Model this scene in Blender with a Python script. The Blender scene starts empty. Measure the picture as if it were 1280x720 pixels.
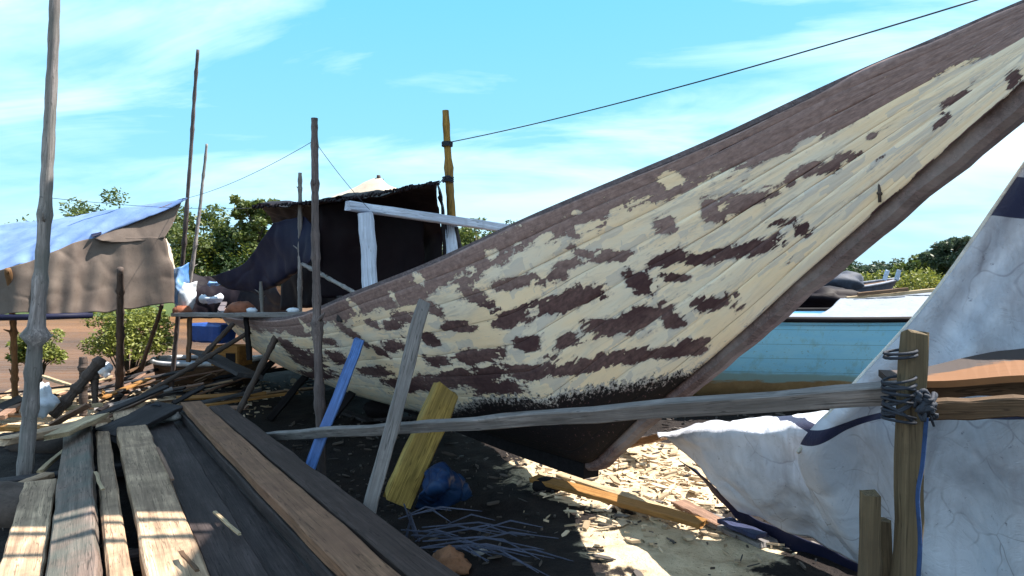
import bpy, math, random
import numpy as np
from mathutils import Vector, Matrix
random.seed(7)
R = math.radians
S = bpy.context.scene
COL = S.collection
EYE = 1.65
F = 900.0
PITCH = math.atan(12/900)

# ------------------------------------------------------------------ helpers
def W(px, py, d):
    """world point seen at photo pixel (1280x720) at forward distance d"""
    cx, cy, cz = (px-640)/F*d, (360-py)/F*d, d
    return Vector((cx, cz*math.cos(PITCH)+cy*math.sin(PITCH), EYE+cy*math.cos(PITCH)-cz*math.sin(PITCH)))
def G(px, py, z=0.0):
    a = W(px, py, 1.0); e = Vector((0, 0, EYE)); v = a-e
    return e+v*((z-EYE)/v.z)

def tag(o, label=None, cat=None, group=None, kind=None):
    if label: o['label'] = label
    if cat: o['category'] = cat
    if group: o['group'] = group
    if kind: o['kind'] = kind
    return o
def link(o, parent=None):
    COL.objects.link(o)
    if parent is not None: o.parent = parent
    return o
def empty(name, loc=(0, 0, 0), rz=0):
    o = bpy.data.objects.new(name, None); o.location = loc; o.rotation_euler = (0, 0, rz)
    o.empty_display_size = .2
    return link(o)
def mesh(name, verts, faces, mat, parent=None, smooth=False, uvs=None):
    me = bpy.data.meshes.new(name)
    me.from_pydata([tuple(v) for v in verts], [], faces)
    if mat: me.materials.append(mat)
    if smooth:
        for p in me.polygons: p.use_smooth = True
    if uvs is not None:
        l = me.uv_layers.new(name='UVMap')
        for lp in me.loops: l.data[lp.index].uv = uvs[lp.vertex_index]
    me.update()
    return link(bpy.data.objects.new(name, me), parent)

class MB:
    def __init__(s): s.v = []; s.f = []
    def add(s, v, f):
        n = len(s.v); s.v += [tuple(q) for q in v]; s.f += [tuple(i+n for i in q) for q in f]
    def tube(s, pts, rad, n=8, cap=True):
        pts = [Vector(p) for p in pts]
        if not isinstance(rad, (list, tuple)): rad = [rad]*len(pts)
        V = []; ref = None
        for i, p in enumerate(pts):
            t = (pts[min(i+1, len(pts)-1)]-pts[max(i-1, 0)]).normalized()
            if ref is None:
                ref = t.orthogonal().normalized()
            ref = (ref-t*ref.dot(t)).normalized()
            b = t.cross(ref)
            for k in range(n):
                a = 2*math.pi*k/n
                V.append(p+(ref*math.cos(a)+b*math.sin(a))*rad[i])
        Fc = []
        for i in range(len(pts)-1):
            for k in range(n):
                Fc.append((i*n+k, i*n+(k+1) % n, (i+1)*n+(k+1) % n, (i+1)*n+k))
        if cap:
            Fc.append(tuple(range(n-1, -1, -1))); Fc.append(tuple((len(pts)-1)*n+k for k in range(n)))
        s.add(V, Fc)
    def box(s, c, d, rot=None):
        c = Vector(c); V = []
        for z in (-1, 1):
            for x, y in ((-1, -1), (1, -1), (1, 1), (-1, 1)):
                q = Vector((x*d[0]/2, y*d[1]/2, z*d[2]/2))
                if rot: q = rot @ q
                V.append(c+q)
        s.add(V, [(3, 2, 1, 0), (4, 5, 6, 7), (0, 1, 5, 4), (1, 2, 6, 5), (2, 3, 7, 6), (3, 0, 4, 7)])
    def build(s, name, mat, parent=None, smooth=False):
        return mesh(name, s.v, s.f, mat, parent, smooth)

# ------------------------------------------------------------------ materials
def newmat(name):
    m = bpy.data.materials.new(name); m.use_nodes = True
    nt = m.node_tree; nt.nodes.clear()
    out = nt.nodes.new('ShaderNodeOutputMaterial'); b = nt.nodes.new('ShaderNodeBsdfPrincipled')
    nt.links.new(b.outputs[0], out.inputs[0])
    return m, nt, b
def N(nt, t, **k):
    n = nt.nodes.new(t)
    for a, v in k.items(): setattr(n, a, v)
    return n
def noise(nt, vec, scale, detail=6, rough=.6, dist=0.0):
    n = N(nt, 'ShaderNodeTexNoise'); n.inputs['Scale'].default_value = scale; n.inputs['Detail'].default_value = detail
    n.inputs['Roughness'].default_value = rough; n.inputs['Distortion'].default_value = dist
    if vec is not None: nt.links.new(vec, n.inputs['Vector'])
    return n.outputs['Fac']
def ramp(nt, fac, stops, interp='LINEAR'):
    r = N(nt, 'ShaderNodeValToRGB'); r.color_ramp.interpolation = interp
    e = r.color_ramp.elements
    while len(e) < len(stops): e.new(.5)
    for i, (p, c) in enumerate(stops):
        e[i].position = p; e[i].color = (c, c, c, 1) if isinstance(c, (int, float)) else (*c, 1)
    nt.links.new(fac, r.inputs[0]); return r.outputs[0]
def mix(nt, fac, a, b, mode='MIX'):
    m = N(nt, 'ShaderNodeMix', data_type='RGBA', blend_type=mode)
    for sock, v in ((m.inputs[0], fac), (m.inputs[6], a), (m.inputs[7], b)):
        if isinstance(v, (int, float)): sock.default_value = v
        elif isinstance(v, tuple): sock.default_value = (*v, 1)
        else: nt.links.new(v, sock)
    return m.outputs[2]
def mth(nt, op, a, b=0.0, c=None):
    m = N(nt, 'ShaderNodeMath', operation=op)
    for i, v in enumerate((a, b) if c is None else (a, b, c)):
        if isinstance(v, (int, float)): m.inputs[i].default_value = v
        else: nt.links.new(v, m.inputs[i])
    return m.outputs[0]
def mapping(nt, vec, scale=(1, 1, 1), loc=(0, 0, 0), rot=(0, 0, 0)):
    m = N(nt, 'ShaderNodeMapping'); m.inputs['Scale'].default_value = scale; m.inputs['Location'].default_value = loc
    m.inputs['Rotation'].default_value = rot
    nt.links.new(vec, m.inputs['Vector']); return m.outputs[0]
def bump(nt, b, h, strength=.5, dist=.01):
    n = N(nt, 'ShaderNodeBump'); n.inputs['Strength'].default_value = strength; n.inputs['Distance'].default_value = dist
    nt.links.new(h, n.inputs['Height']); nt.links.new(n.outputs[0], b.inputs['Normal'])

def wood(name, c, dark=.45, spots=None, rough=.75, axis=0, grain=1.0):
    """weathered timber, grain along local x (axis 0) or z (axis 2)"""
    m, nt, b = newmat(name)
    tc = N(nt, 'ShaderNodeTexCoord'); oi = N(nt, 'ShaderNodeObjectInfo')
    cv = N(nt, 'ShaderNodeVectorMath', operation='ADD'); nt.links.new(tc.outputs['Object'], cv.inputs[0])
    sc = N(nt, 'ShaderNodeVectorMath', operation='SCALE'); sc.inputs[0].default_value = (13, 7, 5)
    nt.links.new(oi.outputs['Random'], sc.inputs['Scale']); nt.links.new(sc.outputs[0], cv.inputs[1])
    s1 = [22, 22, 22]; s1[axis] = 1.3
    s2 = [90, 90, 90]; s2[axis] = 3
    g1 = noise(nt, mapping(nt, cv.outputs[0], tuple(s1)), 1, 5, .6, .4)
    g2 = noise(nt, mapping(nt, cv.outputs[0], tuple(s2)), 1, 4, .7)
    bl = noise(nt, cv.outputs[0], 2.6, 5, .6)
    dk = tuple(x*dark for x in c); lt = tuple(min(1, x*1.25) for x in c)
    col = mix(nt, ramp(nt, g1, [(.35, 0.0), (.65, 1.0)]), dk, lt)
    col = mix(nt, mth(nt, 'MULTIPLY', ramp(nt, g2, [(.45, 1.0), (.6, 0.0)]), .5*grain), col, tuple(x*.4 for x in c))
    kv = N(nt, 'ShaderNodeTexVoronoi'); ks = [9, 9, 9]; ks[axis] = 1.6; nt.links.new(mapping(nt, cv.outputs[0], tuple(ks)), kv.inputs['Vector']); kv.inputs['Scale'].default_value = 1
    col = mix(nt, ramp(nt, kv.outputs['Distance'], [(.05, .75), (.16, 0.0)]), col, tuple(x*.3 for x in c))
    ck = noise(nt, mapping(nt, cv.outputs[0], tuple(q*.45 for q in s2)), 1, 2, .5)
    col = mix(nt, ramp(nt, mth(nt, 'ABSOLUTE', mth(nt, 'SUBTRACT', ck, .5)), [(.006, .8), (.016, 0.0)]), col, tuple(x*.2 for x in c))
    dirt = noise(nt, cv.outputs[0], 9, 7, .7)
    col = mix(nt, ramp(nt, dirt, [(.52, 0.0), (.68, .6)]), col, tuple(x*.45 for x in c))
    col = mix(nt, ramp(nt, bl, [(.4, .55), (.62, 0.0)]), col, spots or tuple(x*.5 for x in c))
    nt.links.new(col, b.inputs['Base Color']); b.inputs['Roughness'].default_value = rough
    b.inputs['Specular IOR Level'].default_value = .15
    bump(nt, b, mth(nt, 'ADD', g2, g1), .6, .006)
    return m

def cloth(name, c, c2=None, weave=260, rough=.7, spots=.3, sheen=0, trans=0.0):
    m, nt, b = newmat(name)
    tc = N(nt, 'ShaderNodeTexCoord')
    o = tc.outputs['Object']
    big = noise(nt, o, 1.8, 6, .62, .6); fine = noise(nt, o, 34, 4, .7)
    col = mix(nt, ramp(nt, big, [(.35, 0.0), (.66, 1.0)]), c, c2 or tuple(x*.7 for x in c))
    col = mix(nt, mth(nt, 'MULTIPLY', ramp(nt, fine, [(.56, 0.0), (.7, 1.0)]), spots), col, tuple(x*.3 for x in c))
    nt.links.new(col, b.inputs['Base Color']); b.inputs['Roughness'].default_value = rough
    b.inputs['Specular IOR Level'].default_value = .12
    cr = noise(nt, mapping(nt, o, (1, 1, .35)), 9, 8, .68, .6)
    w = N(nt, 'ShaderNodeTexWave'); w.inputs['Scale'].default_value = weave/6.28; nt.links.new(o, w.inputs[0])
    bump(nt, b, mth(nt, 'ADD', cr, mth(nt, 'MULTIPLY', w.outputs['Fac'], .08)), .35, .010)
    if trans > 0:
        t = N(nt, 'ShaderNodeBsdfTranslucent'); nt.links.new(col, t.inputs[0])
        mx = N(nt, 'ShaderNodeMixShader'); mx.inputs[0].default_value = trans
        out = [n for n in nt.nodes if n.type == 'OUTPUT_MATERIAL'][0]
        nt.links.new(b.outputs[0], mx.inputs[1]); nt.links.new(t.outputs[0], mx.inputs[2]); nt.links.new(mx.outputs[0], out.inputs[0])
    return m

def plain(name, c, rough=.6, var=.35, scale=6, metal=0.0):
    m, nt, b = newmat(name)
    tc = N(nt, 'ShaderNodeTexCoord'); n = noise(nt, tc.outputs['Object'], scale, 6, .65)
    n2 = noise(nt, tc.outputs['Object'], scale*9, 4, .7)
    col = mix(nt, ramp(nt, n, [(.35, 0.0), (.65, 1.0)]), tuple(x*(1-var) for x in c), tuple(min(1, x*(1+var*.4)) for x in c))
    col = mix(nt, mth(nt, 'MULTIPLY', ramp(nt, n2, [(.55, 0.0), (.68, 1.0)]), .5), col, tuple(x*.35 for x in c))
    nt.links.new(col, b.inputs['Base Color']); b.inputs['Roughness'].default_value = rough; b.inputs['Metallic'].default_value = metal
    b.inputs['Specular IOR Level'].default_value = .3
    bump(nt, b, n2, .35, .01)
    return m

def leafmat(name, c, c2, trans=.35):
    m, nt, b = newmat(name)
    g = N(nt, 'ShaderNodeNewGeometry'); oi = N(nt, 'ShaderNodeObjectInfo')
    tc = N(nt, 'ShaderNodeTexCoord')
    n = noise(nt, tc.outputs['Object'], 1.6, 3, .6)
    f = mth(nt, 'ADD', mth(nt, 'MULTIPLY', g.outputs['Random Per Island'], .6), mth(nt, 'MULTIPLY', n, .4))
    col = mix(nt, ramp(nt, f, [(.25, 0.0), (.75, 1.0)]), c, c2)
    nt.links.new(col, b.inputs['Base Color']); b.inputs['Roughness'].default_value = .55
    t = N(nt, 'ShaderNodeBsdfTranslucent'); nt.links.new(col, t.inputs[0])
    mx = N(nt, 'ShaderNodeMixShader'); mx.inputs[0].default_value = trans
    out = [k for k in nt.nodes if k.type == 'OUTPUT_MATERIAL'][0]
    nt.links.new(b.outputs[0], mx.inputs[1]); nt.links.new(t.outputs[0], mx.inputs[2]); nt.links.new(mx.outputs[0], out.inputs[0])
    return m

M = {}
M['grey'] = wood('grey_timber', (.27, .25, .25), .5)
M['greydark'] = wood('dark_grey_timber', (.06, .055, .06), .4)
M['brown'] = wood('brown_timber', (.20, .12, .075), .45)
M['pinkbrown'] = wood('pink_brown_timber', (.30, .18, .13), .6)
M['pale'] = wood('pale_fresh_timber', (.55, .42, .27), .7)
M['black'] = wood('tarred_timber', (.016, .013, .016), .5)
M['orange'] = wood('orange_board', (.34, .17, .055), .7, spots=(.3, .15, .05))
M['yellow'] = wood('yellow_timber', (.42, .29, .085), .6, spots=(.24, .17, .07))
M['bluepaint'] = wood('blue_painted_timber', (.11, .23, .58), .5, spots=(.10, .15, .33))
M['whitepaint'] = wood('white_painted_timber', (.58, .66, .84), .85, spots=(.38, .43, .55), axis=0)
M['pole'] = wood('bare_pole_wood', (.36, .32, .32), .4, spots=(.12, .13, .12), axis=2)
M['polemid'] = wood('weathered_pole_wood', (.19, .155, .155), .4, spots=(.07, .055, .055), axis=2)
M['poledark'] = wood('dark_pole_wood', (.12, .09, .08), .5, axis=2)
M['polebrown'] = wood('brown_pole_wood', (.22, .12, .06), .5, axis=2)
M['poleyellow'] = wood('yellow_pole_wood', (.42, .24, .06), .5, spots=(.16, .1, .05), axis=2)
M['rope'] = plain('dark_rope', (.03, .035, .05), .8)
M['bluerope'] = plain('blue_rope', (.02, .05, .14), .7)
M['whiterope'] = plain('pale_rope', (.6, .6, .58), .8)
M['wire'] = plain('cable', (.03, .035, .05), .5)
M['blacktarp'] = cloth('black_tarpaulin', (.006, .004, .008), (.012, .008, .012), rough=.6, spots=.1)
M['navytarp'] = cloth('navy_tarpaulin', (.008, .009, .025), (.014, .016, .04), rough=.55, spots=.1)
M['browntarp'] = cloth('brown_tarpaulin', (.17, .135, .115), (.11, .085, .075), trans=.12)
M['bluetarp'] = cloth('blue_tarpaulin', (.13, .22, .46), (.22, .32, .55), rough=.55, trans=.2)
M['paletarp'] = cloth('pale_tarpaulin', (.50, .44, .36), (.40, .34, .28))
M['bluedark'] = cloth('dark_blue_plastic', (.008, .025, .08), (.025, .06, .14), rough=.4)
M['bluebits'] = cloth('blue_plastic_sheet', (.05, .16, .42), (.25, .4, .62), rough=.35)
M['whitebits'] = cloth('white_plastic', (.62, .66, .72), (.45, .5, .6), rough=.4)
M['redbrown'] = plain('rusty_red_cloth', (.25, .09, .05), .8)
M['stone'] = plain('grey_stone', (.30, .28, .27), .85)

# ------------------------------------------------------------------ builders
def frame_matrix(p0, p1, up=(0, 0, 1), roll=0.0):
    p0 = Vector(p0); p1 = Vector(p1); x = (p1-p0).normalized(); up = Vector(up)
    if abs(x.dot(up)) > .98: up = Vector((0, -1, 0))
    y = up.cross(x).normalized(); z = x.cross(y)
    m = Matrix((x, y, z)).transposed()
    m = m @ Matrix.Rotation(roll, 3, 'X')
    mm = m.to_4x4(); mm.translation = p0; return mm
def plank_mesh(L, w, t, seed, n=10, warp=.006, chip=.25, bow=0.0):
    rnd = random.Random(seed); V = []; Fc = []
    c = min(w, t)*.12
    prof = [(-w/2+c, -t/2), (w/2-c, -t/2), (w/2, -t/2+c), (w/2, t/2-c), (w/2-c, t/2), (-w/2+c, t/2), (-w/2, t/2-c), (-w/2, -t/2+c)]
    oy = oz = 0
    for i in range(n+1):
        x = L*i/n
        oy += rnd.uniform(-warp, warp); oz += rnd.uniform(-warp, warp)*.6
        k = 1+rnd.uniform(-.04, .04)
        for (y, z) in prof:
            xx = x
            if i in (0, n): xx += rnd.uniform(-1, 1)*w*chip*.6
            V.append((xx, y*k+oy+rnd.uniform(-.002, .002), z*k+oz+bow*math.sin(math.pi*i/n)))
    for i in range(n):
        for k in range(8):
            Fc.append((i*8+k, i*8+(k+1) % 8, (i+1)*8+(k+1) % 8, (i+1)*8+k))
    Fc.append(tuple(range(7, -1, -1))); Fc.append(tuple(n*8+k for k in range(8)))
    return V, Fc
SEED = [100]
def plank(name, p0, p1, w, t, mat, label=None, cat=None, group=None, parent=None, up=(0, 0, 1), roll=0.0, **k):
    SEED[0] += 1
    p0 = Vector(p0); p1 = Vector(p1)
    V, Fc = plank_mesh((p1-p0).length, w, t, SEED[0], **k)
    V = [(x, y, z) for x, y, z in V]
    o = mesh(name, V, [tuple(reversed(f)) for f in Fc] if False else Fc, mat, parent)
    o.matrix_local = frame_matrix(p0, p1, up, roll)
    return tag(o, label, cat, group)
def pole(name, p0, p1, r0, r1, mat, label=None, cat='pole', group=None, parent=None, knots=8, bend=.02, stubs=3):
    bend *= 1.9; knots += 3
    SEED[0] += 1; rnd = random.Random(SEED[0])
    p0 = Vector(p0); p1 = Vector(p1); L = (p1-p0).length
    b = MB(); n = max(12, knots*3); pts = []; rad = []
    kn = sorted(rnd.uniform(.04, .98) for _ in range(knots))
    ph = rnd.uniform(0, 6.28); ph2 = rnd.uniform(0, 6.28)
    for i in range(n*2+1):
        t = i/(n*2)
        pts.append(Vector((bend*math.sin(t*5+ph)*L*.15+bend*.25*math.sin(t*23+ph2)*.3, bend*math.sin(t*4+ph2)*L*.15, t*L)) - Vector((bend*math.sin(ph)*L*.15, bend*math.sin(ph2)*L*.15, 0))*(1-t))
        r = r0+(r1-r0)*t
        for q in kn:
            r += r*min(.30, .1+L*.06)*math.exp(-((t-q)*L/.035)**2)
        rad.append(r*rnd.uniform(.92, 1.08))
    b.tube(pts, rad, 9)
    for q in rnd.sample(kn, min(stubs, len(kn))):
        i = int(q*n*2); a = rnd.uniform(0, 6.28); r = rad[i]
        d = Vector((math.cos(a), math.sin(a), .8)).normalized()
        b.tube([pts[i], pts[i]+d*r*1.6, pts[i]+d*r*rnd.uniform(2.2, 3.6)], [r*.45, r*.3, r*.12], 5)
    o = b.build(name, mat, parent, True)
    z = (p1-p0).normalized(); x = Vector((1, 0, 0)); x = (x-z*x.dot(z)).normalized(); y = z.cross(x)
    m = Matrix((x, y, z)).transposed().to_4x4(); m.translation = p0
    o.matrix_local = m
    return tag(o, label, cat if parent is None else None, group)
def rope(name, pts, r, mat, label, cat='rope', sag=0.0, group=None, parent=None, n=16):
    pts = [Vector(p) for p in pts]
    if len(pts) == 2:
        a, c = pts; pts = [a.lerp(c, i/n)-Vector((0, 0, sag*4*(i/n)*(1-i/n))) for i in range(n+1)]
    b = MB(); b.tube(pts, r, 6); o = b.build(name, mat, parent, True)
    return tag(o, label, cat, group)
def interp(pts, t):
    """piecewise interpolation through list of vectors, t in 0..1, Catmull-Rom"""
    n = len(pts)-1; x = min(max(t*n, 0), n-1e-6); i = int(x); f = x-i
    p1, p2 = pts[i], pts[i+1]; p0 = pts[i-1] if i > 0 else p1*2-p2; p3 = pts[i+2] if i+2 <= n else p2*2-p1
    return .5*((2*p1)+(-p0+p2)*f+(2*p0-5*p1+4*p2-p3)*f*f+(-p0+3*p1-3*p2+p3)*f**3)
from mathutils import noise as mn
def sheet(name, rows, mat, parent=None, nu=60, nv=40, amp=.03, freq=2.0, fold=0.0, foldfreq=9, thick=.006, seed=0, edge=.012, foldang=0.0, linear=False):
    """cloth surface through a grid of world points (list of rows), with wrinkles and thickness"""
    rows = [[Vector(p) for p in r] for r in rows]
    P = []; uv = []
    for j in range(nv+1):
        v = j/nv
        for i in range(nu+1):
            u = i/nu
            P.append(interp([interp(r, u) for r in rows], v)); uv.append((u, v))
    def at(i, j): return P[min(max(j, 0), nv)*(nu+1)+min(max(i, 0), nu)]
    V = []
    for j in range(nv+1):
        for i in range(nu+1):
            nrm = (at(i+1, j)-at(i-1, j)).cross(at(i, j+1)-at(i, j-1))
            nrm = nrm.normalized() if nrm.length > 1e-9 else Vector((0, 0, 1))
            p = at(i, j); u, v = i/nu, j/nv
            q = Vector((p.x*freq+seed, p.y*freq, p.z*freq))
            h = amp*(mn.noise(q)+.35*mn.noise(Vector((q.x*2.6, q.y*2.6, q.z*1.1)))+.12*mn.noise(Vector((q.x*7, q.y*7, q.z*2))))
            rd = abs(mn.noise(q*1.3+Vector((5, 3, 1))))
            h += amp*.5*(1-min(1, rd*7))*.5
            if fold:
                a = u*math.cos(foldang)+v*math.sin(foldang)
                h += fold*math.sin(a*foldfreq*2*math.pi+2.5*mn.noise(q*.5))*(.4+.6*v)
            e = edge*(mn.noise(q*3+Vector((9, 9, 9))))
            V.append(p+nrm*h+Vector((e, 0, e)))
    Fc = [(j*(nu+1)+i, j*(nu+1)+i+1, (j+1)*(nu+1)+i+1, (j+1)*(nu+1)+i) for j in range(nv) for i in range(nu)]
    o = mesh(name, V, Fc, mat, parent, True, uv)
    md = o.modifiers.new('thickness', 'SOLIDIFY'); md.thickness = thick; md.offset = 0
    return o

# ------------------------------------------------------------------ world, sun, camera
SUN_EL = R(56); SUN_DIR = Vector((.985, .17, 0)).normalized()     # towards the sun, horizontally
w = bpy.data.worlds.new('World'); S.world = w; w.use_nodes = True
nt = w.node_tree; nt.nodes.clear()
wo = N(nt, 'ShaderNodeOutputWorld'); bg = N(nt, 'ShaderNodeBackground')
sky = N(nt, 'ShaderNodeTexSky', sky_type='NISHITA'); sky.sun_disc = False; sky.sun_elevation = SUN_EL
sky.sun_rotation = math.atan2(SUN_DIR.x, SUN_DIR.y); sky.air_density = 1.0; sky.dust_density = 1.0; sky.ozone_density = 2.0
tc = N(nt, 'ShaderNodeTexCoord'); sx = N(nt, 'ShaderNodeSeparateXYZ'); nt.links.new(tc.outputs['Generated'], sx.inputs[0])
zz = mth(nt, 'ADD', mth(nt, 'MAXIMUM', sx.outputs[2], 0.0), .2)
cx = N(nt, 'ShaderNodeCombineXYZ'); nt.links.new(mth(nt, 'DIVIDE', sx.outputs[0], zz), cx.inputs[0]); nt.links.new(mth(nt, 'DIVIDE', sx.outputs[1], zz), cx.inputs[1])
cn = noise(nt, mapping(nt, cx.outputs[0], (.62, 1.0, 1), (1.3, .4, 0), (0, 0, R(-14))), .62, 7, .5, .3)
cn2 = noise(nt, mapping(nt, cx.outputs[0], (.7, 1.7, 1), (4, 2, 0), (0, 0, R(28))), 1.2, 9, .6, .9)
cl = ramp(nt, mth(nt, 'ADD', mth(nt, 'MULTIPLY', cn, .72), mth(nt, 'MULTIPLY', cn2, .28)), [(.41, 0.0), (.53, .65), (.64, 1.0)])
lowfade = ramp(nt, sx.outputs[2], [(0.0, .08), (.10, .45), (.2, .9), (.3, 1.0)])
clm = mth(nt, 'MULTIPLY', cl, lowfade)
grad = ramp(nt, sx.outputs[2], [(0.0, (2.1, 3.6, 4.5)), (.10, (1.3, 3.3, 4.5)), (.35, (.8, 3.0, 4.3)), (1.0, (.5, 1.6, 3.2))])
tint = mix(nt, .85, sky.outputs[0], grad)
cc = mix(nt, clm, tint, (6.2, 7.2, 7.8))
nt.links.new(cc, bg.inputs[0]); bg.inputs[1].default_value = .09
nt.links.new(bg.outputs[0], wo.inputs[0])

sl = bpy.data.lights.new('sun', 'SUN'); sl.energy = 4.8; sl.angle = R(.53); sl.color = (1, .93, .82)
so = bpy.data.objects.new('sun', sl); COL.objects.link(so)
sd = Vector((SUN_DIR.x*math.cos(SUN_EL), SUN_DIR.y*math.cos(SUN_EL), math.sin(SUN_EL)))
so.rotation_euler = sd.to_track_quat('Z', 'Y').to_euler(); so.location = sd*30

cam = bpy.data.cameras.new('camera'); cam.sensor_width = 36; cam.lens = F/1280*36; cam.clip_end = 2000; cam.clip_start = .05
co = bpy.data.objects.new('camera', cam); COL.objects.link(co); co.location = (0, 0, EYE); co.rotation_euler = (R(90)-PITCH, 0, 0)
S.camera = co
S.view_settings.view_transform = 'Standard'; S.view_settings.look = 'None'; S.view_settings.exposure = 1.55; S.view_settings.gamma = 1

# ------------------------------------------------------------------ ground, river
def ground_h(x, y):
    bank = 12.6+.9*math.sin(x*.35)+.5*math.sin(x*.9+1) + min(max(0, (x+6)*2.5), 9)
    t = (y-bank)/2.2
    far = (y-(46+3*math.sin(x*.05)))/3
    h = .035*mn.noise(Vector((x*1.3, y*1.3, 0)))+.03*mn.noise(Vector((x*3.7, y*3.7, 2)))+.012*mn.noise(Vector((x*11, y*11, 4)))
    base = -1.3*(1/(1+math.exp(-3.2*min(max(t, -6), 6))))
    base += 1.9*(1/(1+math.exp(-2.5*min(max(far, -6), 6))))
    if y < 20 and x > 0: h += .02
    return base+h*(1 if y < 30 else .5)
xs = []; x = 0
def axis_pts(lo, hi, c, step0, g):
    a = [c]; s = step0
    while a[-1] < hi: a.append(a[-1]+s); s *= g
    s = step0; b = [c]
    while b[-1] > lo: b.append(b[-1]-s); s *= g
    return sorted(set(b[1:]+a))
gx = axis_pts(-400, 400, -.5, .05, 1.028); gy = axis_pts(-60, 700, 4.5, .05, 1.028)
V = [(x, y, ground_h(x, y)) for y in gy for x in gx]; nx = len(gx)
Fc = [(j*nx+i, j*nx+i+1, (j+1)*nx+i+1, (j+1)*nx+i) for j in range(len(gy)-1) for i in range(nx-1)]
m, nt, b = newmat('muddy_ground')
tc = N(nt, 'ShaderNodeTexCoord'); o = tc.outputs['Object']
big = noise(nt, o, .55, 5, .6, .3); mid = noise(nt, o, 5, 7, .65, .5); fine = noise(nt, o, 45, 5, .7)
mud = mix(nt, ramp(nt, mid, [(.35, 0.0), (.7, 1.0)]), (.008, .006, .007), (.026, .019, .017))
sunpatch_sand = mix(nt, ramp(nt, mid, [(.35, 0.0), (.65, 1.0)]), (.42, .32, .21), (.66, .54, .38))
# sunlight put into the colour: pale sawdust kept to sun patches, wet mud elsewhere
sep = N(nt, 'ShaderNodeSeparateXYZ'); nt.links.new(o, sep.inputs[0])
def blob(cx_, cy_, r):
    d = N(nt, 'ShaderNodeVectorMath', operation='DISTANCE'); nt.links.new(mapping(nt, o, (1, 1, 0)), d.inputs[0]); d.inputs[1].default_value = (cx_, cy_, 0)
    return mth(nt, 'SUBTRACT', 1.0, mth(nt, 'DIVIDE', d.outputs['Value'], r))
sunpatch_blobs = mth(nt, "MAXIMUM", blob(1.0, 4.45, .66), blob(1.1, 6.1, 1.2))
sunpatch_blobs = mth(nt, "MAXIMUM", sunpatch_blobs, blob(-5.7, 8.7, 1.7)); sunpatch_blobs = mth(nt, "MAXIMUM", sunpatch_blobs, blob(1.0, 3.7, .5))
sunpatch_blobs = mth(nt, "MAXIMUM", sunpatch_blobs, blob(-5, -5, 5.5))  # unseen pale ground behind the camera, added to bounce light onto the hull
sunpatch_blobs = mth(nt, 'ADD', sunpatch_blobs, mth(nt, 'MULTIPLY', mth(nt, 'SUBTRACT', mid, .5), .9))
sunpatch_mask = ramp(nt, sunpatch_blobs, [(.04, 0.0), (.16, 1.0)])
col = mix(nt, sunpatch_mask, mud, sunpatch_sand)
col = mix(nt, ramp(nt, fine, [(.6, 0.0), (.68, .8)]), col, (.03, .02, .015))
farm = ramp(nt, mth(nt, 'DIVIDE', sep.outputs[1], 100), [(.38, 0.0), (.44, 1.0)])
col = mix(nt, farm, col, (.06, .09, .03))
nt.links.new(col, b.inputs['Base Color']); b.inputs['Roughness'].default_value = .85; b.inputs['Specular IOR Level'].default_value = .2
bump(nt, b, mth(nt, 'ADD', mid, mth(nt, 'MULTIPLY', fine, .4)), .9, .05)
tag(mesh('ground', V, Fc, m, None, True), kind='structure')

m, nt, b = newmat('river_water')
tc = N(nt, 'ShaderNodeTexCoord'); o = tc.outputs['Object']
n1 = noise(nt, mapping(nt, o, (.5, 2.2, 1)), 1.4, 6, .6); n2 = noise(nt, mapping(nt, o, (.06, .4, 1)), 1, 4, .5)
nt.links.new(mix(nt, ramp(nt, n2, [(.35, 0.0), (.65, 1.0)]), (.075, .032, .011), (.19, .085, .032)), b.inputs['Base Color'])
b.inputs['Roughness'].default_value = .35; b.inputs['Specular IOR Level'].default_value = .25
bump(nt, b, n1, .9, .25)
tag(mesh('river', [(-400, 5, -.62), (400, 5, -.62), (400, 60, -.62), (-400, 60, -.62)], [(0, 1, 2, 3)], m), kind='structure')

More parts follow.
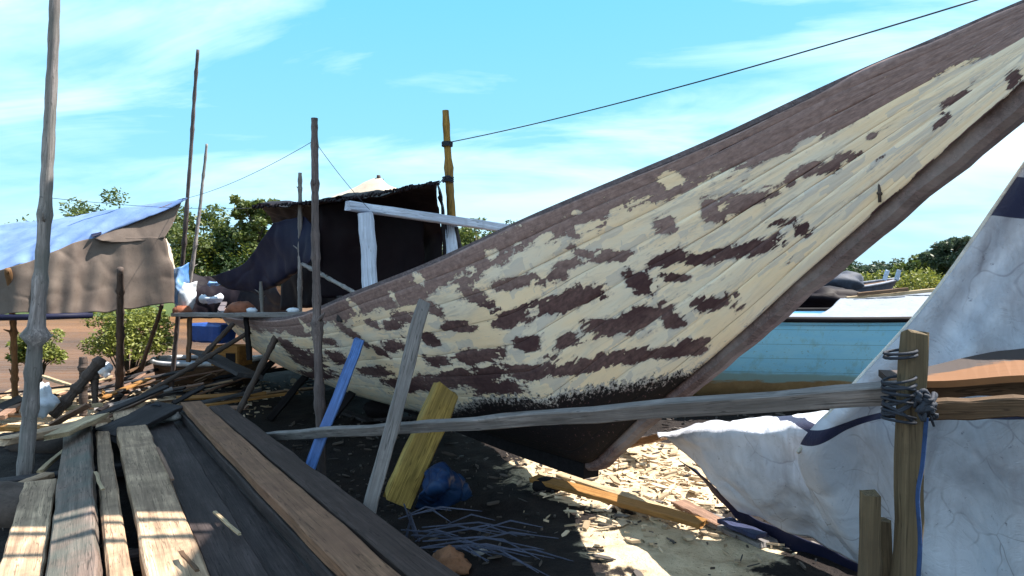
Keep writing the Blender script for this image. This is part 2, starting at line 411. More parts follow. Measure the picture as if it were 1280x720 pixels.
# ------------------------------------------------------------------ the big hull
U = Vector((-.51, .86, 0)).normalized(); NB = Vector((-U.y, U.x, 0))     # aft, and towards the side we see
F0 = Vector((.58, 4.98, 0))
def plane_hit(px, py):
    e = Vector((0, 0, EYE)); v = W(px, py, 1)-e
    t = (F0-e).dot(NB)/v.dot(NB); p = e+v*t
    return (p-F0).dot(U), p.z
STEM = [(-4.567, 3.797), (-2.567, 2.308), (-2.498, 2.258), (-2.314, 2.13), (-2.0, 1.895), (-1.674, 1.656), (-1.391, 1.431), (-0.978, 1.126), (-0.544, 0.824), (-0.013, 0.394), (1.0, 0.364), (6.0, 0.32), (8.0, 0.42), (10.5, 0.75)]
SHEER = [(-4.4, 2.321), (-4.2, 2.419), (-4.0, 2.518), (-3.8, 2.616), (-3.6, 2.714), (-3.4, 2.771), (-3.2, 2.741), (-3.0, 2.712), (-2.8, 2.674), (-2.6, 2.624), (-2.4, 2.576), (-2.2, 2.526), (-2.0, 2.477), (-1.8, 2.406), (-1.6, 2.338), (-1.4, 2.28), (-1.2, 2.228), (-1.0, 2.175), (-0.8, 2.123), (-0.6, 2.071), (-0.4, 2.019), (-0.2, 1.959), (0.0, 1.898), (0.2, 1.84), (0.4, 1.782), (0.6, 1.73), (0.8, 1.677), (1.0, 1.629), (1.2, 1.593), (1.4, 1.557), (1.6, 1.521), (1.8, 1.477), (2.0, 1.433), (2.2, 1.389), (2.4, 1.353), (2.6, 1.319), (2.8, 1.285), (3.0, 1.269), (3.2, 1.253), (3.4, 1.238), (3.6, 1.225), (3.8, 1.219), (4.0, 1.212), (4.2, 1.205), (4.4, 1.198), (4.6, 1.191), (4.8, 1.184), (5.0, 1.18), (5.2, 1.175), (5.4, 1.17), (5.6, 1.165), (5.8, 1.16), (6.0, 1.155), (7.0, 1.185), (8.0, 1.245), (9.0, 1.335), (10.5, 1.515)]
PATCH = [(1.939, 0.772, 0.158, 0.057, 0.561, 1), (1.939, 0.924, 0.11, 0.044, 0.6, 1), (1.213, 0.772, 0.174, 0.032, -0.036, 1), (1.497, 0.798, 0.095, 0.032, 0.267, 1), (1.055, 0.798, 0.174, 0.038, 0.0, 1), (3.516, 0.697, 0.284, 0.101, 0.022, 1), (3.39, 0.545, 0.473, 0.107, -0.094, 1), (2.98, 0.874, 0.268, 0.044, 0.071, 1), (2.475, 0.747, 0.205, 0.038, 0.123, 1), (2.507, 0.595, 0.189, 0.076, 0.067, 1), (1.655, 0.621, 0.095, 0.044, 0.267, 1), (1.371, 0.646, 0.189, 0.044, 0.0, 1), (0.866, 0.659, 0.095, 0.038, 0.2, 1), (0.898, 0.532, 0.158, 0.038, 0.0, 1), (0.551, 0.532, 0.158, 0.038, 0.0, 1), (2.034, 0.469, 0.331, 0.044, -0.019, 1), (1.592, 0.368, 0.457, 0.057, -0.055, 1), (0.961, 0.406, 0.473, 0.051, -0.08, 1), (0.582, 0.418, 0.284, 0.051, -0.045, 1), (3.769, 0.33, 0.947, 0.057, -0.114, 1), (0.677, 0.81, 0.079, 0.038, 0.401, 1), (0.519, 0.684, 0.158, 0.019, 0.12, 1), (0.519, 0.709, 0.11, 0.013, 0.057, 1), (0.235, 0.798, 0.142, 0.038, 0.223, 1), (-0.08, 0.798, 0.174, 0.032, 0.146, 1), (-0.27, 0.772, 0.047, 0.019, 0.6, 1), (-0.491, 0.76, 0.11, 0.025, 0.172, 1), (-0.427, 0.734, 0.063, 0.025, 0.2, 1), (-0.648, 0.76, 0.095, 0.025, 0.534, 1), (-0.806, 0.697, 0.11, 0.032, 0.458, 1), (-0.617, 0.861, 0.032, 0.013, 0.401, 1), (-0.017, 0.671, 0.158, 0.038, 0.08, 1), (-0.301, 0.633, 0.158, 0.032, 0.2, 1), (-0.522, 0.595, 0.158, 0.044, 0.12, 1), (-0.932, 0.532, 0.063, 0.044, 0.6, 1), (-1.027, 0.57, 0.02, 0.019, 0.6, 1), (-0.049, 0.545, 0.11, 0.032, 0.229, 1), (0.33, 0.532, 0.158, 0.032, 0.0, 1), (0.614, 0.532, 0.079, 0.025, 0.24, 1), (-0.333, 0.469, 0.095, 0.032, 0.334, 1), (-0.68, 0.393, 0.205, 0.044, 0.339, 1), (-0.901, 0.355, 0.142, 0.044, 0.312, 1), (-1.027, 0.267, 0.063, 0.038, 0.401, 1), (-1.153, 0.709, 0.063, 0.044, 0.6, 1), (-1.406, 0.659, 0.047, 0.063, 0.6, 1), (-1.563, 0.608, 0.11, 0.051, 0.458, 1), (-1.689, 0.545, 0.047, 0.019, 0.401, 1), (-1.122, 0.545, 0.11, 0.032, 0.286, 1), (-1.279, 0.456, 0.079, 0.032, 0.6, 1), (-1.122, 0.444, 0.079, 0.019, 0.6, 1), (-1.563, 0.317, 0.11, 0.051, 0.6, 1), (-1.406, 0.406, 0.063, 0.032, 0.501, 1), (-1.689, 0.368, 0.063, 0.025, 0.6, 1), (-1.784, 0.216, 0.032, 0.044, 0.6, 1), (-1.879, 0.545, 0.047, 0.038, 0.6, 1), (-1.784, 0.557, 0.02, 0.038, -0.401, 1), (-0.901, 0.519, 0.063, 0.044, 0.6, 1), (-1.279, 0.203, 0.11, 0.044, 0.6, 1), (-2.005, 0.507, 0.063, 0.038, 0.6, 1), (-1.942, 0.507, 0.063, 0.051, 0.6, 1), (-2.131, 0.519, 0.02, 0.025, 0.6, 1), (-2.447, 0.368, 0.047, 0.032, 0.267, 1), (-2.384, 0.254, 0.032, 0.032, -0.2, 1), (-2.51, 0.001, 0.032, 0.012, 0.0, 1), (-2.636, 0.09, 0.02, 0.107, 0.6, 1), (-2.51, 0.001, 0.079, 0.012, 0.0, 1), (-2.415, 0.001, 0.047, 0.012, 0.0, 1), (-2.289, 0.001, 0.063, 0.012, 0.0, 1), (-2.131, 0.001, 0.063, 0.012, 0.0, 1), (-0.585, 0.267, 0.158, 0.025, 0.321, 1), (-0.27, 0.355, 0.221, 0.025, 0.315, 1), (0.046, 0.431, 0.237, 0.038, 0.08, 1), (-0.743, 0.216, 0.189, 0.032, 0.367, 1), (-0.995, 0.115, 0.142, 0.032, 0.445, 1), (-0.427, 0.317, 0.063, 0.025, 0.6, 1), (-1.09, 0.102, 0.095, 0.025, 0.401, 1), (0.456, 0.368, 0.363, 0.044, -0.017, 1), (-0.017, 0.937, 0.063, 0.025, 0.0, -1), (0.172, 0.911, 0.047, 0.013, 0.267, -1), (-1.248, 0.911, 0.063, 0.051, 0.301, -1), (0.677, 0.962, 0.047, 0.038, 0.6, -1), (1.623, 0.937, 0.063, 0.044, 0.6, -1), (1.024, 0.924, 0.032, 0.038, 0.6, -1), (-0.427, 0.899, 0.095, 0.025, -0.067, -1), (-0.901, 0.874, 0.047, 0.025, -0.134, -1), (-0.68, 0.949, 0.032, 0.012, 0.2, -1), (2.665, 0.937, 0.047, 0.063, 0.6, -1), (-1.879, 0.722, 0.063, 0.044, 0.301, -1), (-2.321, 0.659, 0.02, 0.032, 0.401, -1)]
def lin(tab, s):
    if s <= tab[0][0]: return tab[0][1]
    for (a, b_), (c, d) in zip(tab, tab[1:]):
        if s <= c: return b_+(d-b_)*(s-a)/(c-a)
    return tab[-1][1]
BREADTH = [(-4.6, 0.04), (-3.0, 0.04), (-2.8, 0.06), (-2.4, 0.15), (-2, 0.26), (-1, 0.56), (0, 0.85), (1, 1.12), (3, 1.38), (5, 1.48), (7, 1.4), (9, 1.0), (10.4, 0.6)]
def smooth_tab(tab, s, h=.35):
    return sum(lin(tab, s+k*h/3) for k in (-2, -1, 0, 1, 2))/5
S_TIP, S_END = -2.97, 10.4
def zstem(s): return smooth_tab(STEM, s, .12)
def hull_pt(s, v, side=1, off=0.0):
    """v 0 keel .. 1 sheer; side 1 = the side facing the camera"""
    zs = smooth_tab(SHEER, s); zk = zstem(s)
    B = max(0, smooth_tab(BREADTH, s, .2))
    k = min(1, max(0, (s+2.5)/6)); p = .85-.42*k
    bb = .055+max(0, B-.055)*(v**p) if B > .055 else .055
    z = zk+(zs-zk)*v
    q = F0+U*s+NB*(side*(bb+off)); return Vector((q.x, q.y, z))

def N_sep_v(nt, uv):
    s_ = N(nt, 'ShaderNodeSeparateXYZ'); nt.links.new(uv, s_.inputs[0]); return s_.outputs[1]
def N_sep_u(nt, uv):
    s_ = N(nt, 'ShaderNodeSeparateXYZ'); nt.links.new(uv, s_.inputs[0]); m_ = N(nt, 'ShaderNodeMath', operation='MULTIPLY'); nt.links.new(s_.outputs[0], m_.inputs[0]); m_.inputs[1].default_value = -1; return m_.outputs[0]
m, nt, b = newmat('puttied_hull_planking')
uvn = N(nt, 'ShaderNodeUVMap'); uvn.uv_map = 'UVMap'; uv = uvn.outputs[0]
at = N(nt, 'ShaderNodeAttribute'); at.attribute_name = 'bare'; bare = at.outputs['Fac']
at2 = N(nt, 'ShaderNodeAttribute'); at2.attribute_name = 'tar'; tar = at2.outputs['Fac']
n_edge = noise(nt, mapping(nt, uv, (2.2, 5, 1), rot=(0, 0, R(12))), 3.0, 9, .68, .6)
n_str = noise(nt, mapping(nt, uv, (3, 34, 1), rot=(0, 0, R(-6))), 1.0, 7, .7, .5)
n_sm = noise(nt, mapping(nt, uv, (14, 26, 1)), 1.6, 6, .7)
vc = N(nt, 'ShaderNodeTexVoronoi', distance='CHEBYCHEV'); vc.inputs['Scale'].default_value = 1.0
wrp = N(nt, 'ShaderNodeTexNoise'); wrp.inputs['Scale'].default_value = 9; wrp.inputs['Detail'].default_value = 5; nt.links.new(uv, wrp.inputs['Vector'])
wsc = N(nt, 'ShaderNodeVectorMath', operation='SCALE'); nt.links.new(wrp.outputs['Color'], wsc.inputs[0]); wsc.inputs['Scale'].default_value = .05
wad = N(nt, 'ShaderNodeVectorMath', operation='ADD'); nt.links.new(uv, wad.inputs[0]); nt.links.new(wsc.outputs[0], wad.inputs[1])
nt.links.new(mapping(nt, wad.outputs[0], (7, 24, 1)), vc.inputs['Vector'])
vs = N(nt, 'ShaderNodeSeparateColor'); nt.links.new(vc.outputs['Color'], vs.inputs[0])
n_scr = noise(nt, mapping(nt, uv, (10, 60, 1), rot=(0, 0, R(-5))), 1.0, 6, .7, .3)
n_dg = noise(nt, mapping(nt, uv, (46, 34, 1), rot=(0, 0, R(35))), 1.0, 5, .7, .2)
f = mth(nt, 'ADD', bare, mth(nt, 'MULTIPLY', mth(nt, 'SUBTRACT', n_edge, .5), .9))
f = mth(nt, 'ADD', f, mth(nt, 'MULTIPLY', mth(nt, 'SUBTRACT', vs.outputs[0], .5), .62))
f = mth(nt, 'ADD', f, mth(nt, 'MULTIPLY', mth(nt, 'SUBTRACT', n_str, .5), .8))
f = mth(nt, 'ADD', f, mth(nt, 'MULTIPLY', mth(nt, 'SUBTRACT', n_scr, .5), 1.5))
f = mth(nt, 'ADD', f, mth(nt, 'MULTIPLY', mth(nt, 'SUBTRACT', n_dg, .5), .8))
f = mth(nt, 'ADD', f, mth(nt, 'MULTIPLY', mth(nt, 'SUBTRACT', n_sm, .5), .9))
mask = ramp(nt, f, [(.47, 0.0), (.53, 1.0)])
smear = mth(nt, 'MULTIPLY', ramp(nt, f, [(.14, 0.0), (.40, .8)]), ramp(nt, noise(nt, mapping(nt, uv, (5, 14, 1), rot=(0, 0, R(25))), 1.6, 8, .75, .8), [(.42, 0.0), (.56, 1.0)]))
n_col = noise(nt, mapping(nt, uv, (1.2, 6, 1)), 1.6, 5, .6); n_thin = noise(nt, mapping(nt, uv, (1.5, 9, 1), rot=(0, 0, R(8))), 2.0, 8, .7, 1.0)
putty = mix(nt, ramp(nt, n_col, [(.38, 0.0), (.62, 1.0)]), (.80, .73, .61), (.90, .74, .54))
putty = mix(nt, ramp(nt, n_thin, [(.52, 0.0), (.62, .5)]), putty, (.50, .46, .42))
putty = mix(nt, ramp(nt, n_str, [(.56, 0.0), (.66, .3)]), putty, (.42, .35, .27))
gl = noise(nt, mapping(nt, uv, (1.0, 110, 1)), 1.0, 3, .7)
putty = mix(nt, smear, putty, (.42, .37, .36))
brown = mix(nt, ramp(nt, n_sm, [(.35, 0.0), (.65, 1.0)]), (.075, .045, .048), (.19, .115, .11))
putty = mix(nt, ramp(nt, noise(nt, mapping(nt, uv, (1.5, 5, 1), (9, 2, 0)), 1.0, 3, .5), [(.5, 0.0), (.62, .7)]), putty, (.92, .72, .48))
putty = mix(nt, ramp(nt, mth(nt, 'ADD', vs.outputs[1], mth(nt, 'MULTIPLY', n_scr, .4)), [(.98, 0.0), (1.06, .55)]), putty, (.52, .50, .49))
brown = mix(nt, ramp(nt, gl, [(.5, 0.0), (.7, .5)]), brown, (.05, .03, .033))
wl = ramp(nt, mth(nt, 'ADD', mth(nt, 'ADD', N_sep_v(nt, uv), mth(nt, 'MULTIPLY', mth(nt, 'MAXIMUM', N_sep_u(nt, uv), 0.0), .15)), mth(nt, 'MULTIPLY', mth(nt, 'SUBTRACT', n_edge, .5), .1)), [(.74, 0.0), (.86, 1.0)])
brown = mix(nt, ramp(nt, noise(nt, mapping(nt, uv, (1.4, 5, 1), (5, 5, 0)), 1.0, 2, .5), [(.42, 0.0), (.6, .7)]), brown, (.05, .022, .028))
wale_c = mix(nt, ramp(nt, n_sm, [(.35, 0.0), (.65, 1.0)]), (.19, .13, .125), (.34, .245, .235))
brown = mix(nt, wl, brown, mix(nt, ramp(nt, gl, [(.5, 0.0), (.7, .35)]), wale_c, (.10, .06, .065)))
col = mix(nt, mask, putty, brown)
# plank seams: thin dark lines along the strakes
sv = N(nt, 'ShaderNodeSeparateXYZ'); nt.links.new(uv, sv.inputs[0])
sm_ = mth(nt, 'ABSOLUTE', mth(nt, 'SUBTRACT', mth(nt, 'FRACT', mth(nt, 'ADD', mth(nt, 'MULTIPLY', sv.outputs[1], 8), mth(nt, 'MULTIPLY', mth(nt, 'SUBTRACT', n_col, .5), .05))), .5))
seam = ramp(nt, sm_, [(.012, 1.0), (.028, 0.0)])
col = mix(nt, mth(nt, 'MULTIPLY', seam, ramp(nt, n_edge, [(.48, 0.0), (.66, .22)])), col, (.06, .04, .035))
tf = mth(nt, 'ADD', tar, mth(nt, 'MULTIPLY', mth(nt, 'SUBTRACT', n_sm, .5), .95))
tf = mth(nt, 'ADD', tf, mth(nt, 'MULTIPLY', mth(nt, 'SUBTRACT', n_edge, .5), .7))
tmask = ramp(nt, tf, [(.47, 0.0), (.54, 1.0)])
fl = noise(nt, mapping(nt, uv, (30, 50, 1)), 1.5, 6, .75)
band = ramp(nt, tf, [(.55, 1.0), (.95, .0)])
tarc = mix(nt, ramp(nt, mth(nt, 'ADD', fl, mth(nt, 'MULTIPLY', band, .17)), [(.60, 0.0), (.66, .85)]), (.008, .006, .008), mix(nt, band, (.16, .08, .09), (.55, .52, .50)))
col = mix(nt, tmask, col, tarc)
nt.links.new(col, b.inputs['Base Color']); b.inputs['Roughness'].default_value = .75; b.inputs['Specular IOR Level'].default_value = .25
hh = mth(nt, 'ADD', mth(nt, 'MULTIPLY', mask, -.5), mth(nt, 'ADD', mth(nt, 'MULTIPLY', n_thin, .7), mth(nt, 'MULTIPLY', seam, -.8)))
hh = mth(nt, 'ADD', hh, mth(nt, 'MULTIPLY', gl, .25))
bump(nt, b, hh, .8, .010)
M['hull'] = m

boat = empty('wooden_boat', F0)
tag(boat, 'large old wooden boat on the slip, brown hull patched with cream putty, raked bow', 'boat')
def local(o):   # geometry written in world coordinates, parent at F0
    o.matrix_parent_inverse = Matrix.Translation(-F0); return o
NS, NV = 520, 110
ss = [S_TIP+.10+(S_END-S_TIP-.10)*(i/NS)**1.25 for i in range(NS+1)]
INSET = .13
def planked(side):
    V = []; uvs = []
    for i, s in enumerate(ss):
        for j in range(NV+1):
            v = j/NV
            k_ = int(v*8-.0001+.5); fr = (v*8+.5) % 1; fade = min(1, max(0, (s-S_TIP)*1.5))
            # strake relief: every plank sits a little differently
            off_ = fade*(.007*mn.noise(Vector((s*.9, k_*7.7, 1)))+.004*mn.noise(Vector((s*3, k_*3.1+fr, 5)))-.004*(1-min(1, min(fr, 1-fr)*9)))
            p = hull_pt(s, v, side, off_ if v < .995 else 0)
            V.append(p); uvs.append((s, v))
    Fc = []
    for i in range(NS):
        for j in range(NV):
            a = i*(NV+1)+j; q = (a, a+1, a+NV+2, a+NV+1)
            Fc.append(q if side < 0 else tuple(reversed(q)))
    o = mesh('hull_planking', V, Fc, M['hull'], boat, True, uvs); local(o)
    md = o.modifiers.new('thickness', 'SOLIDIFY'); md.thickness = .03; md.offset = -1
    A = np.array(uvs); s_, v_ = A[:, 0], A[:, 1]
    fld = np.full(len(A), -1.0)
    for (ps, pv, rs, rv, sl_, sgn) in PATCH:
        if sgn < 0: continue
        d = 1-(((s_-ps)/rs)**4+((v_-pv-sl_*(s_-ps))/rv)**4)**.25
        fld = np.maximum(fld, np.clip(d*1.6-.02, -1, 1))
    # the top plank (wale) is bare
    top = np.interp(s_, [a for a, _ in WALE], [c for _, c in WALE])
    fld = np.maximum(fld, np.clip((v_-top)/.05, -1, 1))
    for (ps, pv, rs, rv, sl_, sgn) in PATCH:
        if sgn > 0: continue
        d = 1-np.sqrt(((s_-ps)/rs)**2+((v_-pv-sl_*(s_-ps))/rv)**2)
        fld = np.where(d > -.3, np.minimum(fld, -np.clip(d*2.0, -.3, 1)), fld)
    bare_ = .5+fld*.62
    tl = np.interp(s_, [a for a, _ in TARL], [c for _, c in TARL])
    tar_ = .5+np.clip((tl-.035-v_)/.15, -.8, 1.2)
    # dark unpainted seam along the stem
    for nm, arr in (('bare', bare_), ('tar', tar_)):
        at_ = o.data.attributes.new(nm, 'FLOAT', 'POINT'); at_.data.foreach_set('value', arr.astype(np.float32))
    return o
WALE = [(-2.604, 0.57), (-2.447, 0.671), (-2.321, 0.684), (-2.163, 0.684), (-2.005, 0.709), (-1.847, 0.722), (-1.658, 0.785), (-1.469, 0.823), (-1.248, 0.836), (-1.027, 0.874), (-0.838, 0.874), (-0.617, 0.874), (-0.396, 0.911), (-0.143, 0.911), (0.172, 0.874), (0.456, 0.899), (0.835, 0.848), (1.119, 0.874), (1.75, 0.861), (2.097, 0.886), (3.012, 0.874)]
TARL = [(-2.51, 0.001), (-2.352, 0.001), (-2.163, 0.001), (-1.942, 0.001), (-1.689, 0.001), (-1.469, 0.014), (-1.216, 0.026), (-0.995, 0.052), (-0.869, 0.102), (-0.648, 0.165), (-0.396, 0.267), (-0.112, 0.342), (0.204, 0.368), (0.645, 0.355), (1.213, 0.254), (2.002, 0.153), (3.453, 0.077), (4.431, 0.127), (5.946, 0.203)]
planked(1); planked(-1)

# stem post: heavy timber following the rake
M['stem'] = wood('stem_timber', (.17, .115, .115), .6, spots=(.30, .26, .25), axis=0)
V = []; Fc = []; st = [S_TIP-.02+i*(0.0-S_TIP+.1)/60 for i in range(61)]
for i, s in enumerate(st):
    ds = .02; t = Vector((U.x*2*ds, U.y*2*ds, zstem(s+ds)-zstem(s-ds))).normalized()
    up = Vector((-U.x*t.z, -U.y*t.z, math.hypot(t.x, t.y))) ; up = up.normalized()
    if up.z < 0: up = -up
    c = F0+U*s; c = Vector((c.x, c.y, zstem(s)))
    jj = .006*mn.noise(Vector((s*7, 0, 0)))+.004*mn.noise(Vector((s*31, 0, 0)))
    for (a, h) in ((-.026, -.088), (.026, -.088), (.050, -.065), (.056, .05), (-.056, .05), (-.050, -.065)):
        V.append(c+NB*(a+jj)+up*(h+jj))
for i in range(60):
    for k in range(6): Fc.append((i*6+k, i*6+(k+1) % 6, (i+1)*6+(k+1) % 6, (i+1)*6+k))
Fc += [tuple(range(6)), tuple(360+k for k in range(5, -1, -1))]
local(mesh('stem_post', V, Fc, M['stem'], boat))
# keel
V = []; Fc = []; kk = [(.05+i*(S_END-.1)/40) for i in range(41)]
for s in kk:
    c = F0+U*s; z = zstem(s)
    for a, h in ((-.065, -.14), (.065, -.14), (.065, .03), (-.065, .03)): V.append(Vector((c.x, c.y, z+h))+NB*a)
for i in range(40):
    for k in range(4): Fc.append((i*4+k, i*4+(k+1) % 4, (i+1)*4+(k+1) % 4, (i+1)*4+k))
Fc += [(0, 1, 2, 3), (163, 162, 161, 160)]
local(mesh('keel', V, Fc, M['black'], boat))
# cap rail
M['caprail'] = wood('cap_rail_timber', (.20, .17, .19), .6)
for side in (1, -1):
    V = []; Fc = []; n = 120
    for i in range(n+1):
        s = S_TIP+.04+(S_END-S_TIP-.04)*i/n; p = hull_pt(s, 1, side)
        for a, h in ((.012, -.012), (.016, .012), (-.07, .014), (-.07, -.012)): V.append(p+NB*side*a+Vector((0, 0, h+.008)))
    for i in range(n):
        for k in range(4): Fc.append((i*4+k, i*4+(k+1) % 4, (i+1)*4+(k+1) % 4, (i+1)*4+k))
    local(mesh('cap_rail', V, Fc, M['caprail'], boat))
# deck
V = []; Fc = []; n = 60
for i in range(n+1):
    s = -1.6+(S_END+1.6)*i/n; va = .72
    a = hull_pt(s, va, 1, -.03); c = hull_pt(s, va, -1, -.03); V += [a, c]
for i in range(n): Fc.append((2*i, 2*i+1, 2*i+3, 2*i+2))
local(mesh('deck', V, Fc, M['brown'], boat))
# transom
V = [hull_pt(S_END, j/20, 1, -.01) for j in range(21)]+[hull_pt(S_END, j/20, -1, -.01) for j in range(20, -1, -1)]
local(mesh('transom', V, [tuple(range(42))], M['brown'], boat))
# frame of painted timbers standing on the deck
def part_plank(name, a, c, w, t, mat, **k):
    o = plank(name, a, c, w, t, mat, None, None, None, boat, **k); o.matrix_parent_inverse = Matrix.Translation(-F0); return o
def fix(o): return o
zt = W(446, 262, 5.95)
part_plank('frame_post', W(463, 372, 5.95), W(457, 266, 5.95), .115, .10, M['whitepaint'], up=(0, 1, 0))
part_plank('frame_post', W(567, 352, 6.75), W(563, 274, 6.75), .105, .10, M['whitepaint'], up=(0, 1, 0))
part_plank('frame_beam', W(436, 257, 5.9), W(668, 290, 7.3), .09, .075, M['whitepaint'])
part_plank('frame_brace', W(571, 284, 6.7), W(578, 330, 6.8), .03, .03, M['greydark'])
part_plank('toe_post', W(424, 402, 6.05), W(425, 370, 6.05), .045, .045, M['greydark'], up=(0, 1, 0))
b_ = MB()
PEG = (-2.131, 0.026)
q = hull_pt(PEG[0], PEG[1], 1, .0)
b_.tube([q-NB*.02, q+NB*.05+Vector((0, 0, .01))], .009, 8); b_.tube([q+NB*.04-Vector((0, 0, .03)), q+NB*.045+Vector((0, 0, .055))], .007, 8)
local(b_.build('bolt', M['poledark'], boat, True))

# ------------------------------------------------------------------ canopies over the boat
t = empty('boat_canopy', W(430, 300, 7.4)); tag(t, 'black tarpaulin canopy spread over the middle of the brown boat, sagging at its left end', 'canopy')
def par(o, root):
    o.parent = root; o.matrix_parent_inverse = Matrix.Translation(-root.location); return o
wv = Vector((.86, .51, 0))
NL, NM, NR = W(316, 259, 8.8), W(420, 250, 7.6), W(549, 228, 6.35)
ridge = [W(330, 262, 9.6), W(430, 251, 8.5), W(546, 240, 7.4)]
eave = [W(346, 292, 10.2), W(440, 300, 9.3), W(552, 290, 8.2)]
low = [W(352, 388, 10.2), W(440, 378, 9.4), W(556, 350, 8.3)]
par(sheet('roof_sheet', [[NL, NM, NR], ridge, eave, low], M['blacktarp'], None, 70, 50, amp=.05, seed=3), t)
mbf = MB(); rnd = random.Random(5)
mbf.tube([interp([NL, NM, NR], i/200)+Vector((0, rnd.uniform(-.01, .01), rnd.uniform(-.016, .016))) for i in range(201)], [rnd.uniform(.008, .022) for _ in range(201)], 5)
par(mbf.build('frayed_hem', M['blacktarp'], None), t)
par(sheet('end_sheet', [[W(549, 229, 6.3), W(548, 238, 6.9), W(548, 246, 7.6)], [W(553, 258, 6.5), W(553, 262, 7.0), W(553, 270, 7.7)], [W(556, 335, 6.9), W(556, 340, 7.3), W(556, 345, 7.9)]], M['blacktarp'], None, 30, 30, amp=.04, seed=9), t)
par(sheet('end_sheet', [[W(398, 256, 8.2), W(470, 246, 8.3), W(530, 240, 8.2)], [W(400, 310, 8.3), W(470, 310, 8.4), W(530, 310, 8.3)], [W(400, 372, 8.4), W(470, 372, 8.5), W(530, 372, 8.4)]], M['blacktarp'], None, 30, 30, amp=.05, seed=19), t)

t = sheet('sagging_tarpaulin', [[W(341, 279, 8.5), W(360, 274, 8.4), W(382, 272, 8.3), W(398, 290, 8.2)],
    [W(326, 300, 8.7), W(350, 304, 8.5), W(372, 312, 8.3), W(392, 322, 8.1)],
    [W(303, 331, 9.2), W(325, 340, 9.0), W(350, 345, 8.7), W(376, 336, 8.4)],
    [W(262, 346, 9.7), W(288, 361, 9.5), W(325, 365, 9.2), W(356, 352, 8.9)]], M['navytarp'], None, 50, 50, amp=.03, seed=4)
tag(t, 'navy black tarpaulin hanging in a sag from the left corner of the black canopy', 'tarpaulin')
t = sheet('pale_roof_sheet', [[W(392, 254, 9.3), W(430, 241, 9.3), W(472, 222, 9.3), W(488, 233, 9.25), W(530, 240, 9.2)],
    [W(385, 258, 9.0), W(430, 252, 8.9), W(472, 246, 8.8), W(495, 245, 8.7), W(540, 246, 8.6)]], M['paletarp'], None, 50, 20, amp=.015, seed=8)
tag(t, 'pale beige tarpaulin roof peaking above the black canopy', 'tarpaulin')
pole('support_pole', W(473, 380, 9.3), W(473, 219, 9.3), .03, .025, M['poledark'], 'thin dark stake poking out at the peak of the pale tarpaulin roof', 'pole', bend=.004)

# brown and blue shelter on the left
t = empty('tarpaulin_shelter', W(60, 395, 8.2)); tag(t, 'brown and blue tarpaulin shelter by the river bank, behind the tallest pole', 'shelter')
RA, RB = W(-260, 300, 10.0), W(228, 249, 9.0)
par(sheet('roof_sheet', [[RA, W(0, 281, 9.9), W(110, 267, 9.5), RB], [W(-260, 350, 9.0), W(0, 308, 9.0), W(90, 285, 8.9), W(226, 252, 8.95)], [W(-260, 402, 8.0), W(0, 338, 8.1), W(60, 318, 8.3), W(118, 298, 8.6)]], M['bluetarp'], None, 60, 40, amp=.03, fold=.012, foldfreq=7, seed=1), t)
par(sheet('side_sheet', [[W(-260, 403, 8.0), W(0, 338, 8.08), W(62, 317, 8.28), W(116, 298, 8.55), W(206, 297, 8.8)], [W(-260, 415, 8.0), W(0, 366, 8.05), W(60, 350, 8.2), W(118, 340, 8.5), W(217, 340, 8.8)], [W(-260, 440, 7.9), W(0, 393, 8.0), W(60, 392, 8.15), W(120, 391, 8.4), W(219, 378, 8.8)]], M['browntarp'], None, 90, 50, amp=.03, fold=.022, foldfreq=9, seed=2, edge=.02), t)
par(sheet('flap', [[W(116, 297, 8.58), W(160, 275, 8.8), W(228, 249, 9.0)], [W(125, 300, 8.5), W(165, 288, 8.75), W(218, 275, 8.95)], [W(135, 302, 8.55), W(170, 302, 8.7), W(206, 297, 8.8)]], M['browntarp'], None, 40, 20, amp=.02, seed=6), t)
par(sheet('roof_patch', [[W(107, 269, 9.44), W(121, 267, 9.4)], [W(112, 283, 8.98), W(126, 280, 8.98)], [W(115, 296, 8.5), W(127, 292, 8.6)]], M['navytarp'], None, 14, 20, amp=.01, seed=5), t)
m_ = MB(); m_.tube([W(-260, 441, 7.88), W(0, 397, 7.98), W(60, 396, 8.13), W(116, 394, 8.38)], .035, 8)
par(m_.build('bottom_roll', M['navytarp'], None, True), t)
pole('shelter_pole', G(20, 522, -.05), W(10, 336, 8.0), .035, .028, M['polebrown'], 'short brown pole under the left edge of the brown shelter', 'pole')

# ------------------------------------------------------------------ poles
pole('bare_pole', G(30, 602, .0), W(68, -30, 5.5)+(W(68, -30, 5.5)-G(30, 602, 0)).normalized()*1.4, .060, .028, M['pole'], 'tallest bare grey pole, leaning right at the far left of the planks', 'pole', knots=9, bend=.012)
pole('bare_pole', G(214, 492, 0), W(248, 62, 9.3), .032, .020, M['polemid'], 'tall thin pole beside the right tip of the blue and brown shelter', 'pole', knots=11, bend=.01)
pole('bare_pole', W(232, 392, 9.4), W(259, 180, 9.4), .026, .017, M['pole'], 'shorter thin pole just right of the shelter, among the hanging blue rags', 'pole', knots=8, bend=.01)
pole('bare_pole', G(402, 602, 0), W(393, 148, 5.85), .038, .027, M['polemid'], 'knotty upright pole in front of the boat stern half, left of the blue prop', 'pole', knots=10, bend=.008)
pole('bare_pole', W(375, 395, 8.3), W(375, 216, 8.3), .026, .022, M['pole'], 'thin grey pole rising through the black canopy behind the knotty pole', 'pole', bend=.004)
pole('short_post', G(149, 503, 0), W(151, 336, 8.0), .055, .035, M['poledark'], 'dark upright post between the shelter and the leafy bush', 'pole', knots=4, bend=.006, stubs=0)
pole('mast_pole', W(568, 352, 6.95), W(557, 138, 6.9), .046, .034, M['poleyellow'], 'yellowish mast pole standing behind the white frame of the boat', 'pole', knots=3, bend=.005, stubs=1)
